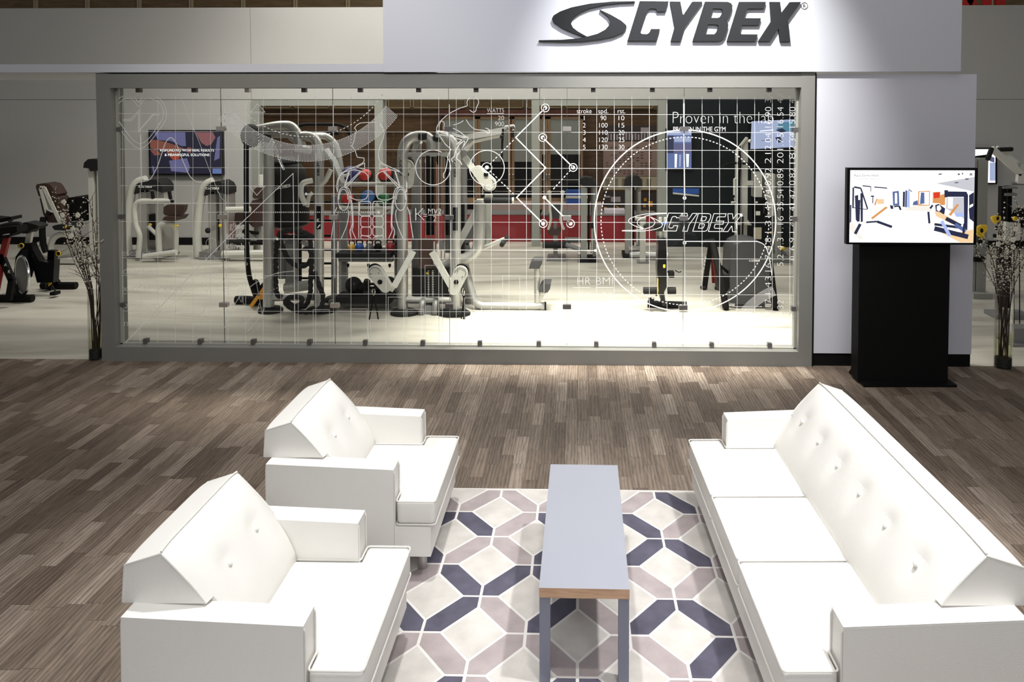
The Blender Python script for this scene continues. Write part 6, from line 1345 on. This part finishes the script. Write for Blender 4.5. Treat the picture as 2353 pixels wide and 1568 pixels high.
for kx, ky, kd in ((49, 565, -.12), (134, 583, .15)):
    o_ = part('knob', M['rubber'], lambda b: b.lathe([(.01, -.02), (.035, -.02), (.035, .02), (.01, .02)], P(kx, ky, Y+kd), 16, Euler((math.pi/2, 0, 0))), t)
    part('ring', M['yellow'], lambda b: b.tube([P(kx, ky, Y+kd-.02)+Vector((.032*math.cos(a_), 0, .032*math.sin(a_))) for a_ in (6.2832*i/20 for i in range(20))], .007, 6, closed=True), o_)
part('brace_stripe', M['yellow'], lambda b: b.prism(q((111,628,.1),(114,624,.1),(119,626,.1),(117,652,.1),(111,658,.1)), (0, .02, 0)), t)
part('pedal', M['black'], lambda b: (b.bx(P(120, 0, Y).x, P(132, 0, Y).x, Y-.2, Y-.08, P(0, 671, Y).z, P(0, 664, Y).z, .01), b.tube(q((118,655,-.1),(126,667,-.14)), .012, 6)), t)
c0 = G(0, 700); Y = 10.0; q = PX_(Y)
t = thing('spin_bike', 'black and dark red exercise bike cut off by the photo edge', 'exercise bike', c0)
part('console', M['black'], lambda b: (b.prism(q((-30,545,-.1),(-30,528,-.1),(38,520,-.1),(39,533,-.1),(20,544,-.1),(-10,552,-.1)), (0, .2, 0), .02), b.prism(q((-30,505,-.05),(0,503,-.05),(25,498,-.05),(26,505,-.05),(0,512,-.05),(-30,516,-.05)), (0, .2, 0), .02)), t)
part('lettering', M['whiteink'], lambda b: logo(b, P(14, 539, Y-.105), Vector((1, 0, .15)), Vector((-.15, 0, 1)), .1), t, smooth=False)
part('stem', M['redleg'], lambda b: b.rect(q((17,545),(6,590),(-14,694)), .07, .05), t)
part('frame', M['black'], lambda b: (b.rect(q((2,585),(28,645)), .08, .05), b.rect(q((28,640),(20,690)), .07, .05)), t)
part('frame_print', M['whiteink'], lambda b: (put_text(b, 'A', P(9, 612, Y-.035), Vector((1, 0, -.1)), Vector((.1, 0, 1)), height=.06), put_text(b, 'R', P(18, 628, Y-.035), Vector((1, 0, -.1)), Vector((.1, 0, 1)), height=.06)), t, smooth=False)

# ---------------------------------------------------------------- outside the window, right
quad_screen('wall_television', 'bright television on the grey back wall half hidden behind the lilac wall edge', [(2180,343),(2287,343),(2287,420),(2180,420)], YB-.1,
   [('white', [(0,0),(100,0),(100,100),(0,100)]), ('peri', [(88,20),(98,25),(98,40),(88,36)]), ('lite', [(88,40),(100,40),(100,94),(88,94)])])
c0 = G(2270, 708); Y = 10.9; q = PX_(Y)
t = thing('pale_tower', 'pale grey tall tower column beyond the edge of the lilac wall', 'exercise machine', c0)
part('column', M['greens'], lambda b: (b.bx(P(2242, 0, Y).x, P(2254, 0, Y).x, Y, Y+.3, .05, P(0, 362, Y).z, .02), b.bx(P(2256, 0, Y).x, P(2277, 0, Y).x, Y-.02, Y+.3, .05, P(0, 360, Y).z, .03)), t)
part('base', M['greens'], lambda b: b.bx(P(2238, 0, Y).x, P(2282, 0, Y).x, Y-.15, Y+.35, 0, .07, .02), t)
part('column_cap', M['black'], lambda b: b.tube(q((2240,362,.1),(2272,358,.1)), .02, 8), t)
part('hook', M['black'], lambda b: b.tube(q((2238,596,-.05),(2256,597,-.05),(2259,590,-.05)), .035, 8), t)
c0 = G(2325, 735); Y = 9.75; q = PX_(Y)
t = thing('lever_machine', 'cable machine with a slanting pale boom and yellow pulleys beyond the screen stand', 'exercise machine', c0)
part('boom', M['cream'], lambda b: b.rect(q((2278,341),(2346,400)), .07, .06, bev=.015), t)
part('boom', M['cream'], lambda b: b.rect(q((2290,339,.3),(2370,400,.3)), .05, .05, bev=.015), t)
part('boom_spacer', M['cream'], lambda b: b.tube(q((2334,381),(2340,377,.3)), .03, 8), t)
part('boom_stem', M['cream'], lambda b: b.rect(q((2345,400),(2343,422)), .08, .06, bev=.02), t)
part('grip', M['rubber'], lambda b: b.tube(q((2278,343,-.1),(2270,365,-.25)), .03, 10), t)
part('grip', M['rubber'], lambda b: b.tube(q((2294,344,.1),(2325,343,.15)), .028, 10), t)
part('rail', M['black'], lambda b: b.bx(P(2311, 0, Y).x, P(2323, 0, Y).x, Y, Y+.08, .5, P(0, 424, Y).z, .006), t)
part('rail', M['black'], lambda b: b.bx(P(2336, 0, Y).x, P(2346, 0, Y).x, Y+.1, Y+.18, .1, P(0, 424, Y).z, .006), t)
part('top_plate', M['powd'], lambda b: (b.bx(P(2312, 0, Y).x, P(2345, 0, Y).x, Y-.03, Y+.1, P(0, 428, Y).z, P(0, 424, Y).z), b.bx(P(2317, 0, Y).x, P(2344, 0, Y).x, Y-.03, Y+.05, P(0, 444, Y).z, P(0, 438, Y).z, .01), b.tube(q((2324,422),(2352,422)), .02, 8)), t)
part('pulley_block', M['cream'], lambda b: (b.bx(P(2310, 0, Y).x, P(2317, 0, Y).x, Y-.12, Y+.02, P(0, 544, Y).z, P(0, 500, Y).z, .01), b.bx(P(2317, 0, Y).x, P(2346, 0, Y).x, Y-.1, Y+.02, P(0, 540, Y).z, P(0, 503, Y).z, .02)), t)
part('pulley', M['black'], lambda b: b.lathe([(.01, -.02), (.115, -.02), (.13, -.01), (.115, 0), (.13, .01), (.115, .02), (.01, .02)], P(2343, 502, Y+.06), 28, Euler((math.pi/2, 0, R(20)))), t)
part('yellow_pulley', M['yellow'], lambda b: b.prism(q((2246,523,-.05),(2256,518,-.05),(2268,518,-.05),(2270,527,-.05),(2262,538,-.05),(2262,549,-.05),(2257,551,-.05),(2246,540,-.05)), (0, .05, 0), .006), t)
part('yellow_pulley', M['yellow'], lambda b: b.prism(q((2280,500,0),(2290,496,0),(2300,497,0),(2302,505,0),(2292,512,0),(2288,515,0),(2282,508,0)), (0, .05, 0), .006), t)
part('pulley_arm', M['black'], lambda b: (b.tube(q((2300,520),(2312,520)), .03, 8), b.tube(q((2295,520),(2295,532)), .04, 8), b.tube(q((2286,538),(2285,546)), .02, 8), b.tube(q((2252,545,-.02),(2251,560,-.02)), .03, 8), b.sph(P(2256, 530, Y-.08), .02, (1, .6, 1.4), 8, 6), b.sph(P(2293, 502, Y-.03), .018, (1, .6, 1.4), 8, 6)), t)
part('yellow_knob', M['yellow'], lambda b: b.lathe([(.005, -.02), (.028, -.02), (.028, .02), (.005, .02)], P(2333, 503, Y-.13), 14, Euler((math.pi/2, 0, 0))), t)
part('cable', M['black'], lambda b: (b.tube(q((2330,545,-.05),(2330,765,-.3)), .006, 6), b.tube(q((2343,545,-.05),(2343,765,-.3)), .006, 6)), t)
part('post', M['greyv'], lambda b: b.bx(P(2311, 0, Y).x, P(2321, 0, Y).x, Y+.02, Y+.1, .1, P(0, 545, Y).z), t)
part('base_bar', M['powd'], lambda b: b.bx(P(2300, 0, Y).x, P(2385, 0, Y).x, Y-.05, Y+.25, 0, .05, .01), t)
c0 = G(2345, 790)
t = thing('weight_block', 'grey floor pulley block on a flat plate at the photo edge behind the vase', 'exercise machine', c0)
part('block', M['powd'], lambda b: b.bx(c0.x-.1, c0.x+.25, c0.y-.05, c0.y+.15, .02, .18, .03, 3), t)
part('plate', M['powd'], lambda b: b.bx(c0.x-.16, c0.x+.3, c0.y-.12, c0.y+.2, 0, .022, .01), t)
